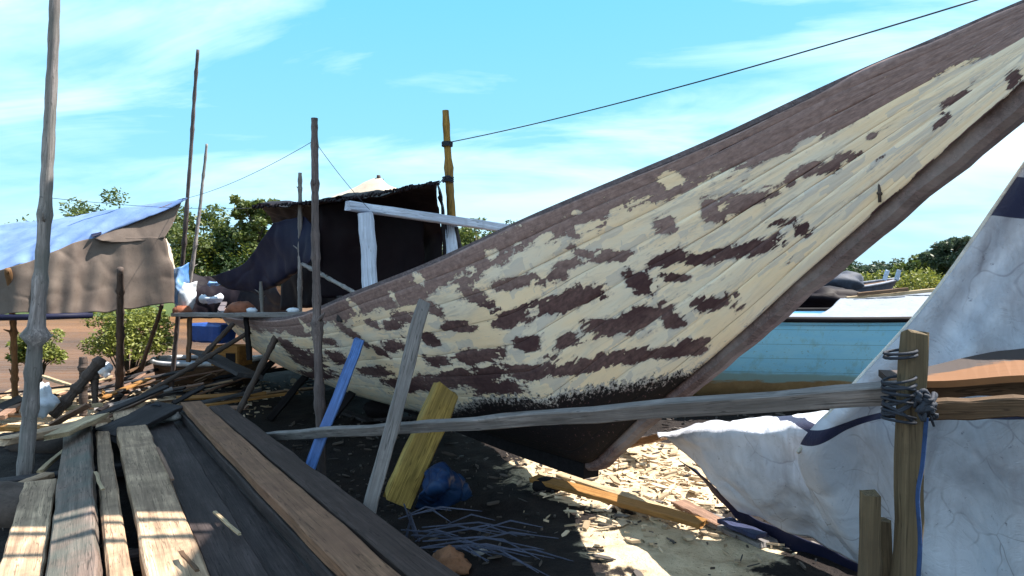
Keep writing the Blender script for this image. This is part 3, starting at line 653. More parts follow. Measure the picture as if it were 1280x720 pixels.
pole('slanting_pole', G(172, 478, 0), W(202, 380, 9.3), .035, .022, M['poledark'], 'dark slanting pole crossing the leafy bush', 'pole', bend=.01)
pole('thin_pole', W(328, 395, 8.9), W(326, 352, 8.9), .02, .018, M['pole'], 'short pale upright under the sagging navy tarpaulin', 'pole', bend=.003)
pole('ridge_pole', W(378, 330, 7.95), W(446, 367, 6.2), .02, .018, M['pole'], 'pale pole sloping down to the rail from the canopy corner', 'pole', bend=.003)

# lines
rope('cable', [W(561, 178, 6.88), W(1240, -6, 3.6)], .0045, M['wire'], 'black cable running from the yellowish mast up to the top right', 'cable', sag=.05)
b_ = MB()
for k in range(4): b_.tube([W(559, 178+k*1.5, 6.9)+Vector((.05*math.cos(a), .05*math.sin(a), 0)) for a in [i*.63 for i in range(11)]], .006, 5)
tag(b_.build('mast_lashing', M['rope'], None, True), 'cord lashing on the yellowish mast where the cable is tied', 'rope'); b_ = MB()
for k in range(3): b_.tube([W(560, 222+k*2.5, 6.9)+Vector((.05*math.cos(a), .05*math.sin(a), .01*math.sin(3*a))) for a in [i*.63 for i in range(11)]], .009, 5)
b_.tube([W(556, 222, 6.87), W(549, 229, 6.35)], .005, 5)
tag(b_.build('mast_lashing', M['rope'], None, True), 'dark cord lashing lower on the yellowish mast beside the canopy corner', 'rope')
rope('line', [W(50, 246, 5.6), W(318, 260, 8.8)], .0022, M['wire'], 'thin line from the tallest pole to the left corner of the black canopy', 'rope', sag=.04)
rope('line', [W(228, 249, 9.0), W(392, 176, 5.85)], .0025, M['wire'], 'thin line rising from the shelter tip to the knotty pole', 'rope', sag=.06)
rope('line', [W(396, 180, 5.85), W(462, 262, 5.95)], .0025, M['wire'], 'thin line dropping from the knotty pole to the white frame', 'rope', sag=.02)

# ------------------------------------------------------------------ clutter round the stern
t = empty('scaffold', W(232, 452, 9.0)); tag(t, 'long scaffold plank on posts across the stern of the boat', 'scaffold')
for o in (plank('plank', W(222, 393, 9.0), W(392, 392, 6.9), .16, .05, M['grey']),
          plank('post', W(235, 452, 9.0), W(237, 395, 9.0), .05, .05, M['brown'], up=(0, 1, 0)),
          plank('post', W(312, 450, 7.9), W(310, 395, 7.9), .05, .05, M['black'], up=(0, 1, 0))):
    m0 = o.matrix_local.copy(); par(o, t)
t = sheet('net_tarpaulin', [[W(228, 338, 11.5), W(270, 347, 11.8), W(300, 346, 11.6), W(345, 352, 11)], [W(228, 360, 11.4), W(270, 365, 11.5), W(310, 365, 11.4), W(350, 368, 10.8)], [W(225, 398, 11.2), W(270, 398, 11.4), W(310, 398, 11.2), W(380, 398, 10.6)]], M['blacktarp'], None, 60, 30, amp=.06, seed=11)
tag(t, 'navy sheeting hung behind the scaffold plank, left of the canopy', 'tarpaulin')
for i, (a, c, e, f_, mt, lb) in enumerate((
    ((212, 335), (236, 328), (212, 372), (228, 385), 'bluebits', 'blue plastic rag hanging between the two thin poles'),
    ((222, 350), (246, 352), (222, 392), (238, 392), 'whitebits', 'white plastic rag hanging lowest between the thin poles'),
    ((196, 300), (208, 298), (214, 340), (220, 350), 'paletarp', 'narrow pale torn strip at the shelter right edge'),
    ((262, 352), (330, 343), (262, 358), (322, 350), 'bluebits', 'blue strip of sheeting lying over the navy sheeting'),
    ((252, 368), (276, 366), (254, 380), (276, 378), 'whitebits', 'small white cloth lying on the navy sheeting'))):
    d = 9.2 if i < 3 else 11.0
    t = sheet('rag', [[W(*a, d), W((a[0]+c[0])/2, (a[1]+c[1])/2+3, d-.1), W(*c, d)], [W((a[0]+e[0])/2-3, (a[1]+e[1])/2, d-.1), W((a[0]+f_[0])/2, (a[1]+f_[1])/2, d-.2), W((c[0]+f_[0])/2+3, (c[1]+f_[1])/2, d)], [W(*e, d), W((e[0]+f_[0])/2, (e[1]+f_[1])/2, d-.1), W(*f_, d)]], M[mt], None, 24, 24, amp=.035, freq=5, seed=20+i)
    tag(t, lb, 'rag')
for i, (px, py, s_, mt, lb) in enumerate(((188/1.0+40, 388, .12, 'redbrown', 'crumpled reddish bundle at the left end of the scaffold plank'), (300, 386, .16, 'redbrown', 'larger reddish brown bundle in the middle of the scaffold plank'), (315, 388, .06, 'whitebits', 'small white cup on the scaffold plank'), (366, 388, .06, 'whitebits', 'white packet at the right end of the scaffold plank'))):
    b_ = MB(); rr = random.Random(i); c = W(px, py, (9.0, 8.1, 7.9, 7.2)[i]); n = 12
    V = []
    for j in range(7):
        a = math.pi*j/6
        for k in range(n):
            th = 2*math.pi*k/n; r = s_*(.8+.35*mn.noise(Vector((i*7+math.cos(th)*2, math.sin(th)*2, j*.6))))
            V.append(c+Vector((r*math.sin(a)*math.cos(th)*1.3, r*math.sin(a)*math.sin(th), r*math.cos(a)*.6)))
    b_.add(V, [(j*n+k, j*n+(k+1) % n, (j+1)*n+(k+1) % n, (j+1)*n+k) for j in range(6) for k in range(n)])
    tag(b_.build(('bundle', 'bundle', 'cup', 'packet')[i], M[mt], None, True), lb, ('bundle', 'bundle', 'cup', 'packet')[i])

def lump(name, c, r, mat, label, cat, seed=0, sc=(1, 1, .6), amp=.35, n=22, freq=1.6):
    V = []; m_ = n//2
    for j in range(m_+1):
        a = math.pi*j/m_
        for k in range(n):
            th = 2*math.pi*k/n; d = Vector((math.sin(a)*math.cos(th), math.sin(a)*math.sin(th), math.cos(a)))
            q = r*(1+amp*mn.noise(d*freq+Vector((seed*3.1, 0, 0)))+amp*.4*mn.noise(d*freq*3+Vector((seed, 2, 0))))
            V.append(Vector(c)+Vector((d.x*q*sc[0], d.y*q*sc[1], d.z*q*sc[2])))
    b_ = MB(); b_.add(V, [(j*n+k, (j+1)*n+k, (j+1)*n+(k+1) % n, j*n+(k+1) % n) for j in range(m_) for k in range(n)])
    return tag(b_.build(name, mat, None, True), label, cat)

def small_boat(name, pos, rz, L, B, H, hull_m, deck_m, rim_m, label, cat='boat', bow=.5, freeb=0, deckdrop=.06):
    t = empty(name, pos, rz); tag(t, label, cat)
    n = 40; nv = 10; V = []; Fc = []
    def pt(i, j, sd):
        u = i/n; x = (u-.5)*L
        e = 1-abs(2*u-1)**(2.6 if u > .5 else 4); e = max(.03, e)
        zs = H+bow*max(0, (u-.45)/.55)**2+.25*bow*max(0, (.4-u)/.4)**2; v = j/nv
        y = sd*B/2*e**.7*(.25+.75*v**.6); zk = .0+(zs*.75)*max(0, (u-.7)/.3)**2
        return Vector((x+.25*H*v*max(0, u-.6)*2, y, zk+(zs-zk)*v))
    for sd in (1, -1):
        o = len(V)
        for i in range(n+1):
            for j in range(nv+1): V.append(pt(i, j, sd))
        for i in range(n):
            for j in range(nv):
                a = o+i*(nv+1)+j; q = (a, a+nv+1, a+nv+2, a+1); Fc.append(q if sd > 0 else tuple(reversed(q)))
    for i in range(n):
        a = i*(nv+1); c = (n+1)*(nv+1)+i*(nv+1); Fc.append((a, c, c+nv+1, a+nv+1))
    Fc.append(tuple(list(range(nv+1))+[(n+1)*(nv+1)+j for j in range(nv, -1, -1)]))
    mesh('hull', V, Fc, hull_m, t, True)
    V = []
    for i in range(n+1):
        a, c = pt(i, nv, 1), pt(i, nv, -1); V += [a*.985-Vector((0, 0, deckdrop)), (a+c)/2-Vector((0, 0, deckdrop-.05)), Vector((c.x*.985, c.y*.985, c.z-deckdrop))]
    mesh('deck', V, [(3*i+k, 3*i+k+1, 3*i+k+4, 3*i+k+3) for i in range(n) for k in (0, 1)], deck_m, t)
    for sd in (1, -1):
        b_ = MB(); b_.tube([pt(i, nv, sd)+Vector((0, sd*.015, -.01)) for i in range(n+1)], .035, 6); b_.build('rub_rail', rim_m, t, True)
    return t

# blue painted hull with a tan bottom
m, nt, b = newmat('blue_hull_paint')
tc = N(nt, 'ShaderNodeTexCoord'); o = tc.outputs['Object']; sp = N(nt, 'ShaderNodeSeparateXYZ'); nt.links.new(o, sp.inputs[0])
n1 = noise(nt, mapping(nt, o, (.8, .8, 3)), 2, 7, .65, .4); n2 = noise(nt, mapping(nt, o, (7, 7, .7)), 1, 6, .7); n3 = noise(nt, o, 22, 5, .7)
blue = mix(nt, ramp(nt, n1, [(.35, 0.0), (.65, 1.0)]), (.27, .68, .98), (.36, .76, 1.0))
blue = mix(nt, ramp(nt, n2, [(.54, 0.0), (.68, .3)]), blue, (.22, .30, .20))
blue = mix(nt, ramp(nt, n3, [(.62, 0.0), (.68, .5)]), blue, (.2, .2, .15))
zf = mth(nt, 'ADD', sp.outputs[2], mth(nt, 'MULTIPLY', mth(nt, 'SUBTRACT', n1, .5), .22))
pl = mth(nt, 'ABSOLUTE', mth(nt, 'SUBTRACT', mth(nt, 'FRACT', mth(nt, 'ADD', mth(nt, 'MULTIPLY', sp.outputs[2], 5.5), mth(nt, 'MULTIPLY', n1, .05))), .5))
blue = mix(nt, ramp(nt, pl, [(.01, .5), (.03, 0.0)]), blue, (.10, .22, .28))
green = mix(nt, ramp(nt, zf, [(.40, .8), (.46, 0.0)]), blue, (.32, .42, .36))
tan = mix(nt, ramp(nt, n2, [(.35, 0.0), (.65, 1.0)]), (.34, .21, .10), (.46, .31, .16))
col = mix(nt, ramp(nt, zf, [(.31, 1.0), (.335, 0.0)]), green, tan)
nt.links.new(col, b.inputs['Base Color']); b.inputs['Roughness'].default_value = .5; b.inputs['Specular IOR Level'].default_value = .3
M['bluehull'] = m
M['roofgrey'] = plain('grey_white_sheet', (.21, .235, .29), .6, .12, 2)
bb = small_boat('blue_boat', (3.0, 9.75, .05), R(172), 7.0, 2.6, 1.13, M['bluehull'], M['roofgrey'], M['black'], 'light blue wooden boat with tan bottom lying behind the big bow', bow=.25)
b_ = MB()
V = [W(985, 402, 8.75), W(1035, 397, 8.7), W(1175, 398, 8.6), W(1330, 400, 8.5), W(1030, 397, 8.9), W(1052, 374, 9.7), W(1172, 366, 10.1), W(1330, 362, 10.1)]
o = sheet('cabin_roof', [[W(985, 401, 8.72), W(1040, 399, 8.68), W(1175, 397, 8.6), W(1330, 398, 8.5)], [W(1030, 392, 9.1), W(1058, 388, 9.2), W(1175, 381, 9.3), W(1330, 380, 9.3)], [W(1050, 374, 9.9), W(1075, 372, 10.0), W(1172, 366, 10.1), W(1330, 362, 10.1)]], M['roofgrey'], None, 40, 16, amp=.012, thick=.03)
o.parent = bb; bpy.context.view_layer.update(); o.matrix_parent_inverse = bb.matrix_world.inverted()
for i, (a, c, wd, mt, lb) in enumerate((((1058, 373), (1180, 361), .08, 'pale', 'pale plank lying on the far edge of the blue boat roof'), ((1072, 368), (1135, 362), .06, 'brown', 'short brown plank on top of the blue boat roof edge'))):
    plank('loose_plank', W(*a, 9.95-i*.1), W(*c, 9.9-i*.1), wd, .05, M[mt], lb, 'plank')
# boats beyond
M['darkhull'] = plain('dark_hull', (.05, .06, .09), .7)
M['greyhull'] = plain('grey_hull', (.22, .24, .30), .7)
M['whitehull'] = plain('whitish_hull', (.6, .6, .62), .6)
t = small_boat('moored_boat', (7.4, 20.0, -.45), R(8), 6.5, 1.7, 1.75, M['darkhull'], M['brown'], M['greyhull'], 'dark moored boat with grey awning, just beyond the blue boat', bow=.35)
t2 = small_boat('moored_boat', (9.3, 25.0, -.55), R(176), 7.5, 2, 1.9, M['greyhull'], M['brown'], M['whitehull'], 'grey moored boat with pale rail, farthest right of the boats beyond', bow=.35)
def awning(root, x0, x1, wd, z0, z1, mt):
    b_ = MB(); V = []; n = 8
    for i in range(n+1):
        a = math.pi*i/n; V += [(x0, math.cos(a)*wd/2, z1-.35+.35*math.sin(a)), (x1, math.cos(a)*wd/2, z1-.35+.35*math.sin(a))]
    b_.add(V, [(2*i, 2*i+1, 2*i+3, 2*i+2) for i in range(n)]); o = b_.build('awning', mt, root, True)
    md = o.modifiers.new('t', 'SOLIDIFY'); md.thickness = .04
    for x in (x0+.1, x1-.1):
        for y in (-wd/2+.04, wd/2-.04):
            b_ = MB(); b_.tube([(x, y, z0), (x, y, z1-.3)], .025, 6); b_.build('awning_post', mt, root)
awning(t, -1.2, 1.6, 1.3, 1.6, 2.35, M['darkhull']); awning(t2, -.3, 2.4, 1.5, 1.8, 2.6, M['navytarp'])
t3 = small_boat('moored_boat', (5.9, 16.5, -.5), R(185), 4.6, 1.4, 1.7, M['darkhull'], M['blacktarp'], M['greyhull'], 'small dark boat peeping out beside the raked stem', bow=.2)
rr = random.Random(3)
for i, lb in enumerate(('white upright board leaning on the far moored boats, left one', 'white upright board leaning on the far moored boats, right one')):
    plank('white_board', W(1106+i*14, 350, 18), W(1110+i*14, 338, 18), .1, .05, M['whitepaint'], lb, 'board', up=(0, 1, 0))

# ------------------------------------------------------------------ props and the long rail
plank('long_rail', W(322, 547, 6.5), W(1132, 493, 2.32), .075, .04, M['grey'], 'long grey rail nailed across in front of the hull to the lashed post', 'rail', up=(0, .9, .2), n=24, warp=.006)
plank('blue_prop', W(379, 612, 5.55), W(449, 424, 5.85), .085, .05, M['bluepaint'], 'bright blue painted prop leaning against the hull', 'prop', up=(0, 1, .2))
plank('grey_prop', W(455, 668, 4.22), W(531, 377, 4.72), .085, .06, M['grey'], 'long grey timber prop leaning against the hull, in front of the rail', 'prop', up=(-.25, 1, 0), n=14)
plank('yellow_prop', W(496, 625, 5.0), W(556, 487, 5.25), .21, .08, M['yellow'], 'thick yellow timber block leaning under the hull behind the rail', 'prop', up=(-.55, 1, 0))
pole('dark_prop', W(293, 525, 7.4), W(351, 410, 7.6), .03, .03, M['poledark'], 'dark slanted prop against the stern, nearest of the sloping sticks', 'prop', bend=.004, stubs=0)
pole('dark_prop', W(150, 512, 8.2), W(318, 411, 8.4), .028, .026, M['poledark'], 'long dark sloping stick under the scaffold, lower of the crossing pair', 'prop', bend=.006, stubs=0)
pole('dark_prop', W(246, 453, 8.5), W(292, 404, 8.6), .026, .026, M['poledark'], 'short dark sloping stick just under the scaffold plank', 'prop', bend=.004, stubs=0)
plank('sloping_board', W(252, 440, 8.8), W(312, 470, 7.9), .3, .04, M['greydark'], 'dark board sloping down under the stern beside the orange crate', 'board', up=(.3, 0, 1))
# blue tank, orange crate by the stern
plank('blue_tank', W(250, 415, 10.6), W(284, 417, 10.4), .34, .27, plain('blue_plastic', (.03, .09, .36), .35, .2), 'blue plastic tank sitting on the small tan boat beyond the stern', 'tank', n=6)
tt = small_boat('rowing_boat', W(262, 470, 11.3)-Vector((0, 0, .0)), R(-12), 1.9, .9, .48, M['brown'], M['greyhull'], M['whitehull'], 'small tan boat with whitish rim behind the scaffold post', bow=.1)
tt.location.z = -.12
t = empty('orange_crate', W(290, 452, 9.6)); tag(t, 'orange crate under the stern, a dark plate standing for its shaded opening', 'crate')
for nm, c, d, mt in (('side_panel', (0, -.15, .09), (.4, .02, .26), 'orange'), ('side_panel', (0, .15, .09), (.4, .02, .26), 'orange'), ('side_panel', (-.2, 0, .09), (.02, .28, .26), 'orange'), ('side_panel', (.2, 0, .09), (.02, .28, .26), 'orange'), ('base', (0, 0, -.05), (.36, .27, .02), 'brown'), ('opening', (.1, -.165, .07), (.14, .012, .12), 'black')):  # the opening is a dark plate, a hollow's shade put into its colour
    b_ = MB(); b_.box(c, d); b_.build(nm, M[mt], t)
t.rotation_euler = (0, 0, R(-15))

# ------------------------------------------------------------------ timber stack in the foreground
def stack(name, px, z, wd, th, mat, label, back=1.3, fwd=5.3, roll=0.0, dang=0.0, chip=.3, group=None, warp=.0025):
    """long board running parallel to the boat; px is where it meets the bottom of the photo"""
    p = G(px, 720, z); u = Matrix.Rotation(dang, 3, 'Z') @ U
    a, c = p-u*back, p+u*fwd
    return plank(name, Vector((a.x, a.y, z-th/2)), Vector((c.x, c.y, z-th/2)), wd, th, mat, label, 'plank', group, roll=roll, n=26, warp=warp, chip=chip)
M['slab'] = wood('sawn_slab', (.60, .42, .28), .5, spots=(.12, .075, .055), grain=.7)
M['slabdark'] = wood('grey_brown_slab', (.22, .16, .135), .5, spots=(.08, .105, .095))
M['lumber'] = wood('pinkish_lumber', (.26, .145, .09), .7, spots=(.15, .08, .055), grain=.6)
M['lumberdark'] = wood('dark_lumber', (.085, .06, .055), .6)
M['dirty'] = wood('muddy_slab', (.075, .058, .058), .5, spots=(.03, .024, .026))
stack('thick_plank', 25, .18, .20, .07, M['slab'], 'leftmost pale slab of the foreground stack, partly in sun', fwd=2.0)
stack('thick_plank', 92, .27, .22, .09, M['slabdark'], 'grey brown slab tilted on edge, second from the left of the stack', roll=R(-16), fwd=4.0)
stack('thick_plank', 151, .24, .11, .12, M['slab'], 'narrow slab between the tilted slab and the widest slab', fwd=4.6)
stack('thick_plank', 222, .26, .26, .09, M['slab'], 'widest pale slab of the foreground stack with a sunlit end', fwd=5.1, back=1.2)
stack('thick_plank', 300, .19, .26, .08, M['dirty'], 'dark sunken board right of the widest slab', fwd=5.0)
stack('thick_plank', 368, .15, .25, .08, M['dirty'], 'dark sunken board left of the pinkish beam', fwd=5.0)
stack('pink_beam', 472, .36, .20, .07, M['lumber'], 'long pinkish sawn plank on top of the right hand pile', fwd=5.2, dang=R(1.5))
stack('brown_beam', 546, .36, .19, .09, M['lumberdark'], 'long dark brown beam at the right edge of the pile', fwd=5.0, dang=R(1.5))
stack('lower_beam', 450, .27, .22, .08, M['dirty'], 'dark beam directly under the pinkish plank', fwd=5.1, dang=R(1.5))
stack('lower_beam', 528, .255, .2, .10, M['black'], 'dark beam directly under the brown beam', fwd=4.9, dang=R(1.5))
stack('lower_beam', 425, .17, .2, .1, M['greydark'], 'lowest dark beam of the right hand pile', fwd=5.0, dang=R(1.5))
for i, (f_, lb) in enumerate(((.4, 'near cross bearer under the stack'), (2.6, 'middle cross bearer under the stack'), (4.6, 'far cross bearer under the stack'))):
    c = G(250, 720, .05)+U*f_; plank('bearer', c-wv*1.25, c+wv*1.0, .12, .1, M['greydark'], lb, 'beam')
plank('grey_slab', W(132, 545, 6.6), W(212, 508, 7.4), .32, .05, M['greydark'], 'short dark grey slab lying across the far end of the stack', 'plank', roll=R(8))
lump('stone_block', W(210, 520, 7.3), .11, M['stone'], 'small pale stone at the far end of the stack', 'stone', 2, (1.2, .8, .55), .25)
b_ = MB(); b_.tube([W(190+6*math.cos(a)+4, 512+4*math.sin(a)-4, 7.3)+Vector((.0, 0, .05*math.sin(a))) for a in [i*.5 for i in range(12)]], .012, 6)
tag(b_.build('rope_coil', M['rope'], None, True), 'small dark rope loop beside the pale stone', 'rope')
lump('earth_mound', G(20, 640, .02)+Vector((-.15, 0, 0)), .42, plain('brown_earth', (.09, .065, .055), .95, .4, 9), 'low brown earth mound at the foot of the tallest pole', 'mound', 5, (1.25, .8, .42), .3)
lump('earth_mound', G(95, 555, .0), .55, plain('dark_earth', (.05, .035, .03), .95, .4, 9), 'dark earth heap behind the foreground slabs on the left', 'mound', 8, (1.3, .7, .32), .3)

# loose timber by the bank  (pixel ends, height, width, thickness)
deb = [
 ((0, 552), (128, 528), .22, .26, .06, 'slab', 'broad sunlit slab on the dark earth heap'),
 ((72, 545), (120, 523), .34, .22, .04, 'pale', 'short bright board topping the heap of scraps'),
 ((0, 498), (75, 515), .12, .14, .05, 'pale', 'pale plank lying near the water at the left edge'),
 ((52, 470), (108, 490), .16, .09, .04, 'pale', 'bright board end pointing at the river'),
 ((0, 522), (60, 486), .15, .1, .05, 'pinkbrown', 'pinkish plank slanting behind the tallest pole'),
 ((118, 484), (148, 497), .15, .12, .04, 'grey', 'short grey board left of the dark post'),
 ((50, 590), (104, 548), .10, .05, .03, 'pale', 'thin bright batten lying along the earth heap'),
 ((18, 610), (60, 598), .08, .1, .04, 'slab', 'small sunlit offcut beside the tallest pole foot'),
 ((98, 500), (210, 478), .12, .06, .04, 'brown', 'brown batten lying left of the sloping sticks'),
 ((150, 475), (232, 455), .22, .07, .04, 'greydark', 'dark batten across the middle of the scrap pile'),
 ((155, 492), (245, 470), .16, .05, .03, 'grey', 'grey lath in the scrap pile'),
 ((160, 465), (225, 440), .28, .05, .04, 'brown', 'upper brown lath of the scrap pile'),
 ((172, 500), (262, 486), .10, .12, .03, 'greydark', 'wide dark board on the ground behind the stack'),
 ((150, 505), (178, 470), .15, .05, .03, 'pinkbrown', 'short pinkish stick standing in the scrap pile'),
 ((240, 470), (300, 480), .10, .1, .03, 'greydark', 'dark board on the mud below the orange crate'),
 ((60, 512), (128, 508), .22, .13, .05, 'pale', 'wide pale board behind the bright short board'),
 ((5, 535), (70, 540), .12, .10, .05, 'orange', 'orange board half buried at the left edge'),
]
for (a, c, z, wd, th, mt, lb) in deb:
    pa, pc = G(*a, z), G(*c, z)
    if (pc-pa).length > 2.6: pc = pa+(pc-pa).normalized()*2.6
    plank('scrap_board', pa, pc+Vector((0, 0, .02)), wd, th, M[mt], lb, 'board', roll=R(random.uniform(-14, 14)))
rr = random.Random(77)
lay = ['lying flat on the bank scrap heap', 'poking out of the bank scrap heap']
for i in range(62):
    x = rr.uniform(-6.6, -3.7); y = rr.uniform(6.8, 10.6); a = rr.uniform(-1.2, 1.9); L = rr.uniform(.35, 1.5)
    z0 = rr.uniform(.03, .22); z1 = z0+rr.uniform(-.02, .25)
    mt = rr.choice(['pale', 'grey', 'greydark', 'greydark', 'brown', 'brown', 'pinkbrown', 'slab', 'black', 'orange'])
    nm = {'pale': 'pale', 'grey': 'grey', 'greydark': 'dark grey', 'brown': 'brown', 'pinkbrown': 'pinkish', 'slab': 'cream', 'black': 'black', 'orange': 'orange'}[mt]
    plank('scrap_stick', (x, y, z0), (x+math.cos(a)*L, y+math.sin(a)*L, z1), rr.uniform(.03, .1), .025, M[mt], '%s stick among the loose scraps between stack and river' % nm, 'stick', 'loose %s scraps on the bank' % nm, n=5, roll=rr.uniform(-.6, .6))
pole('slanting_stake', W(66, 520, 7.8), W(128, 448, 8.0), .055, .05, M['poledark'], 'thick dark stake leaning right beside the white bag', 'stake', bend=.01, stubs=0)
pole('short_stake', W(104, 520, 8.2), W(104, 446, 8.2), .04, .04, M['poledark'], 'short dark stake standing behind the leaning stake', 'stake', bend=.006, stubs=0)
pole('short_stake', W(119, 505, 8.0), W(118, 466, 8.0), .03, .03, M['poledark'], 'lowest dark stake just left of the dark post', 'stake', bend=.006, stubs=0)
lump('plastic_bag', W(50, 500, 7.6), .17, M['whitebits'], 'bluish white plastic bag beside the tallest pole', 'bag', 4, (.8, .8, .95), .5)
lump('plastic_bag', W(132, 462, 8.9), .09, M['whitebits'], 'small white plastic bag above the loose boards near the dark post', 'bag', 6, (.8, .8, .95), .5)

# ------------------------------------------------------------------ right foreground: lashed post, rails and tarpaulins
PX = W(1128, 415, 2.25)
M['post'] = wood('olive_brown_post', (.17, .125, .075), .6, spots=(.09, .065, .045))
M['rail'] = wood('rail_brown', (.15, .095, .06), .6)
plank('lashed_post', (PX.x-.015, PX.y, -.1), (PX.x+.004, PX.y, PX.z), .068, .06, M['post'], 'squared post lashed with dark rope, holding the rails', 'post', up=(0, 1, 0), n=16)
b_ = MB()
rr = random.Random(12)
for k in range(11):
    z = W(1128, 474+k*5, 2.25).z+rr.uniform(-.01, .01); tl = rr.uniform(-.6, .6); r = .043+rr.uniform(0, .007)
    b_.tube([(PX.x-.01+r*math.cos(a), PX.y+r*math.sin(a), z+tl*r*math.cos(a)*1.2) for a in [i*.4 for i in range(17)]], rr.uniform(.004, .006), 6)
tag(b_.build('rope_lashing', M['rope'], None, True), 'dark rope wound and knotted round the squared post', 'rope'); b_ = MB()
for k in range(2):
    z = W(1128, 440+k*5, 2.25).z; b_.tube([(PX.x-.006+.046*math.cos(a), PX.y+.044*math.sin(a), z+.006*math.cos(a)) for a in [i*.4 for i in range(17)]], .005, 6)
tag(b_.build('rope_lashing', M['rope'], None, True), 'double turn of dark cord near the top of the squared post', 'rope'); b_ = MB()
kn = W(1158, 505, 2.18)
for k in range(7):
    q = [kn]+[kn+Vector((rr.uniform(-.035, .035), rr.uniform(-.02, .02), rr.uniform(-.05, .04))) for _ in range(6)]; b_.tube([interp(q, i/24) for i in range(25)], rr.uniform(.005, .008), 6)
for k in range(4): b_.tube([kn+Vector((0, 0, 0)), kn+Vector((rr.uniform(.0, .05), -.01, rr.uniform(-.07, .05)))], .004, 5)

tag(b_.build('rope_lashing', M['rope'], None, True), 'loose dark rope knot on the right side of the squared post', 'rope')
b_ = MB(); q = [W(1158, 522, 2.17), W(1153, 580, 2.18), W(1147, 620, 2.18), W(1150, 680, 2.17), W(1146, 760, 2.17), W(1150, 830, 2.17)]
b_.tube([interp(q, i/50) for i in range(51)], .0065, 7)
tag(b_.build('hanging_rope', M['bluerope'], None, True), 'thin blue rope hanging down from the knot beside the post', 'rope')
plank('side_rail', W(1133, 512, 2.36), W(1420, 506, 2.1), .062, .04, M['rail'], 'lower brown rail running right from the lashed post', 'rail', up=(0, 1, .1))
plank('side_rail', W(1140, 490, 2.5), W(1420, 476, 2.3), .055, .05, M['rail'], 'upper brown rail behind the post, under the orange board', 'rail', up=(0, 1, .1))
V = []; top = []; bt = []
nn = 24
for i in range(nn+1):
    u = i/nn; n_ = W(1112+u*330, 474-u*4+3*math.sin(u*9), 2.42-.25*u); f2 = W(1098+u*330, 462-u*52*min(1, u*1.9+.15)+2*math.sin(u*14), 2.5+.55*min(1, u*1.4))
    V += [n_, f2, f2-Vector((0, 0, .022)), n_-Vector((0, 0, .022))]
Fc = [(4*i+k, 4*i+(k+1) % 4, 4*i+4+(k+1) % 4, 4*i+4+k) for i in range(nn) for k in range(4)]+[(3, 2, 1, 0), (4*nn, 4*nn+1, 4*nn+2, 4*nn+3)]
m, nt, b = newmat('burnt_edge_board'); tc = N(nt, 'ShaderNodeTexCoord'); o = tc.outputs['Object']
g = noise(nt, mapping(nt, o, (2, 30, 10)), 1, 5, .6); sp = N(nt, 'ShaderNodeSeparateXYZ'); nt.links.new(o, sp.inputs[0])
oc = mix(nt, g, (.12, .048, .014), (.20, .08, .025))
yy = mth(nt, 'ADD', mth(nt, 'SUBTRACT', sp.outputs[1], mth(nt, 'MULTIPLY', sp.outputs[0], .30)), mth(nt, 'MULTIPLY', noise(nt, mapping(nt, o, (4, 14, 4)), 1, 6, .7), .3))
nt.links.new(mix(nt, ramp(nt, mth(nt, 'SUBTRACT', yy, 1.9), [(.28, 0.0), (.31, 1.0)]), oc, (.035, .022, .02)), b.inputs['Base Color']); b.inputs['Roughness'].default_value = .8
tag(mesh('orange_board', V, Fc, m), 'orange slab of wood with a charred dark edge lying on the rails by the post', 'board')
plank('stake', W(1086, 900, 2.3), W(1093, 618, 2.3), .05, .055, M['post'], 'taller of two short stakes left of the lashed post', 'stake', up=(0, 1, 0))
plank('stake', W(1106, 900, 2.36), W(1107, 650, 2.36), .035, .05, M['post'], 'shorter stake squeezed between the tall stake and the lashed post', 'stake', up=(0, 1, 0))

m, nt, b = newmat('striped_white_tarpaulin')
uvn = N(nt, 'ShaderNodeUVMap'); uvn.uv_map = 'UVMap'; tc = N(nt, 'ShaderNodeTexCoord'); o = tc.outputs['Object']
big = noise(nt, o, 2.2, 7, .62, .8); spk = noise(nt, o, 26, 5, .72); cr = noise(nt, o, 5.5, 8, .62, 2.2)
white = mix(nt, ramp(nt, big, [(.35, 0.0), (.65, 1.0)]), (.56, .59, .68), (.36, .38, .45))
white = mix(nt, ramp(nt, spk, [(.63, 0.0), (.70, .75)]), white, (.10, .10, .15))
crl = mth(nt, 'ABSOLUTE', mth(nt, 'SUBTRACT', cr, .5))
white = mix(nt, ramp(nt, crl, [(.0005, .10), (.004, 0.0)]), white, (.22, .21, .24))
ve = N(nt, 'ShaderNodeTexVoronoi', feature='DISTANCE_TO_EDGE'); wq = N(nt, 'ShaderNodeTexNoise'); wq.inputs['Scale'].default_value = 3; nt.links.new(o, wq.inputs['Vector'])
wq2 = N(nt, 'ShaderNodeVectorMath', operation='SCALE'); wq2.inputs['Scale'].default_value = .35; nt.links.new(wq.outputs['Color'], wq2.inputs[0])
wq3 = N(nt, 'ShaderNodeVectorMath', operation='ADD'); nt.links.new(o, wq3.inputs[0]); nt.links.new(wq2.outputs[0], wq3.inputs[1]); nt.links.new(wq3.outputs[0], ve.inputs['Vector']); ve.inputs['Scale'].default_value = 4.2
vel = mth(nt, 'MULTIPLY', ramp(nt, ve.outputs['Distance'], [(.006, 1.0), (.022, 0.0)]), ramp(nt, noise(nt, o, 2.6, 4, .6), [(.48, 0.0), (.62, .55)]))
white = mix(nt, vel, white, (.14, .13, .16))
stn = noise(nt, mapping(nt, o, (1.2, 1.2, .35)), 2.2, 6, .65, .5)
white = mix(nt, ramp(nt, stn, [(.50, 0.0), (.66, .6)]), white, (.22, .21, .24))
at = N(nt, 'ShaderNodeAttribute'); at.attribute_name = 'stripe'
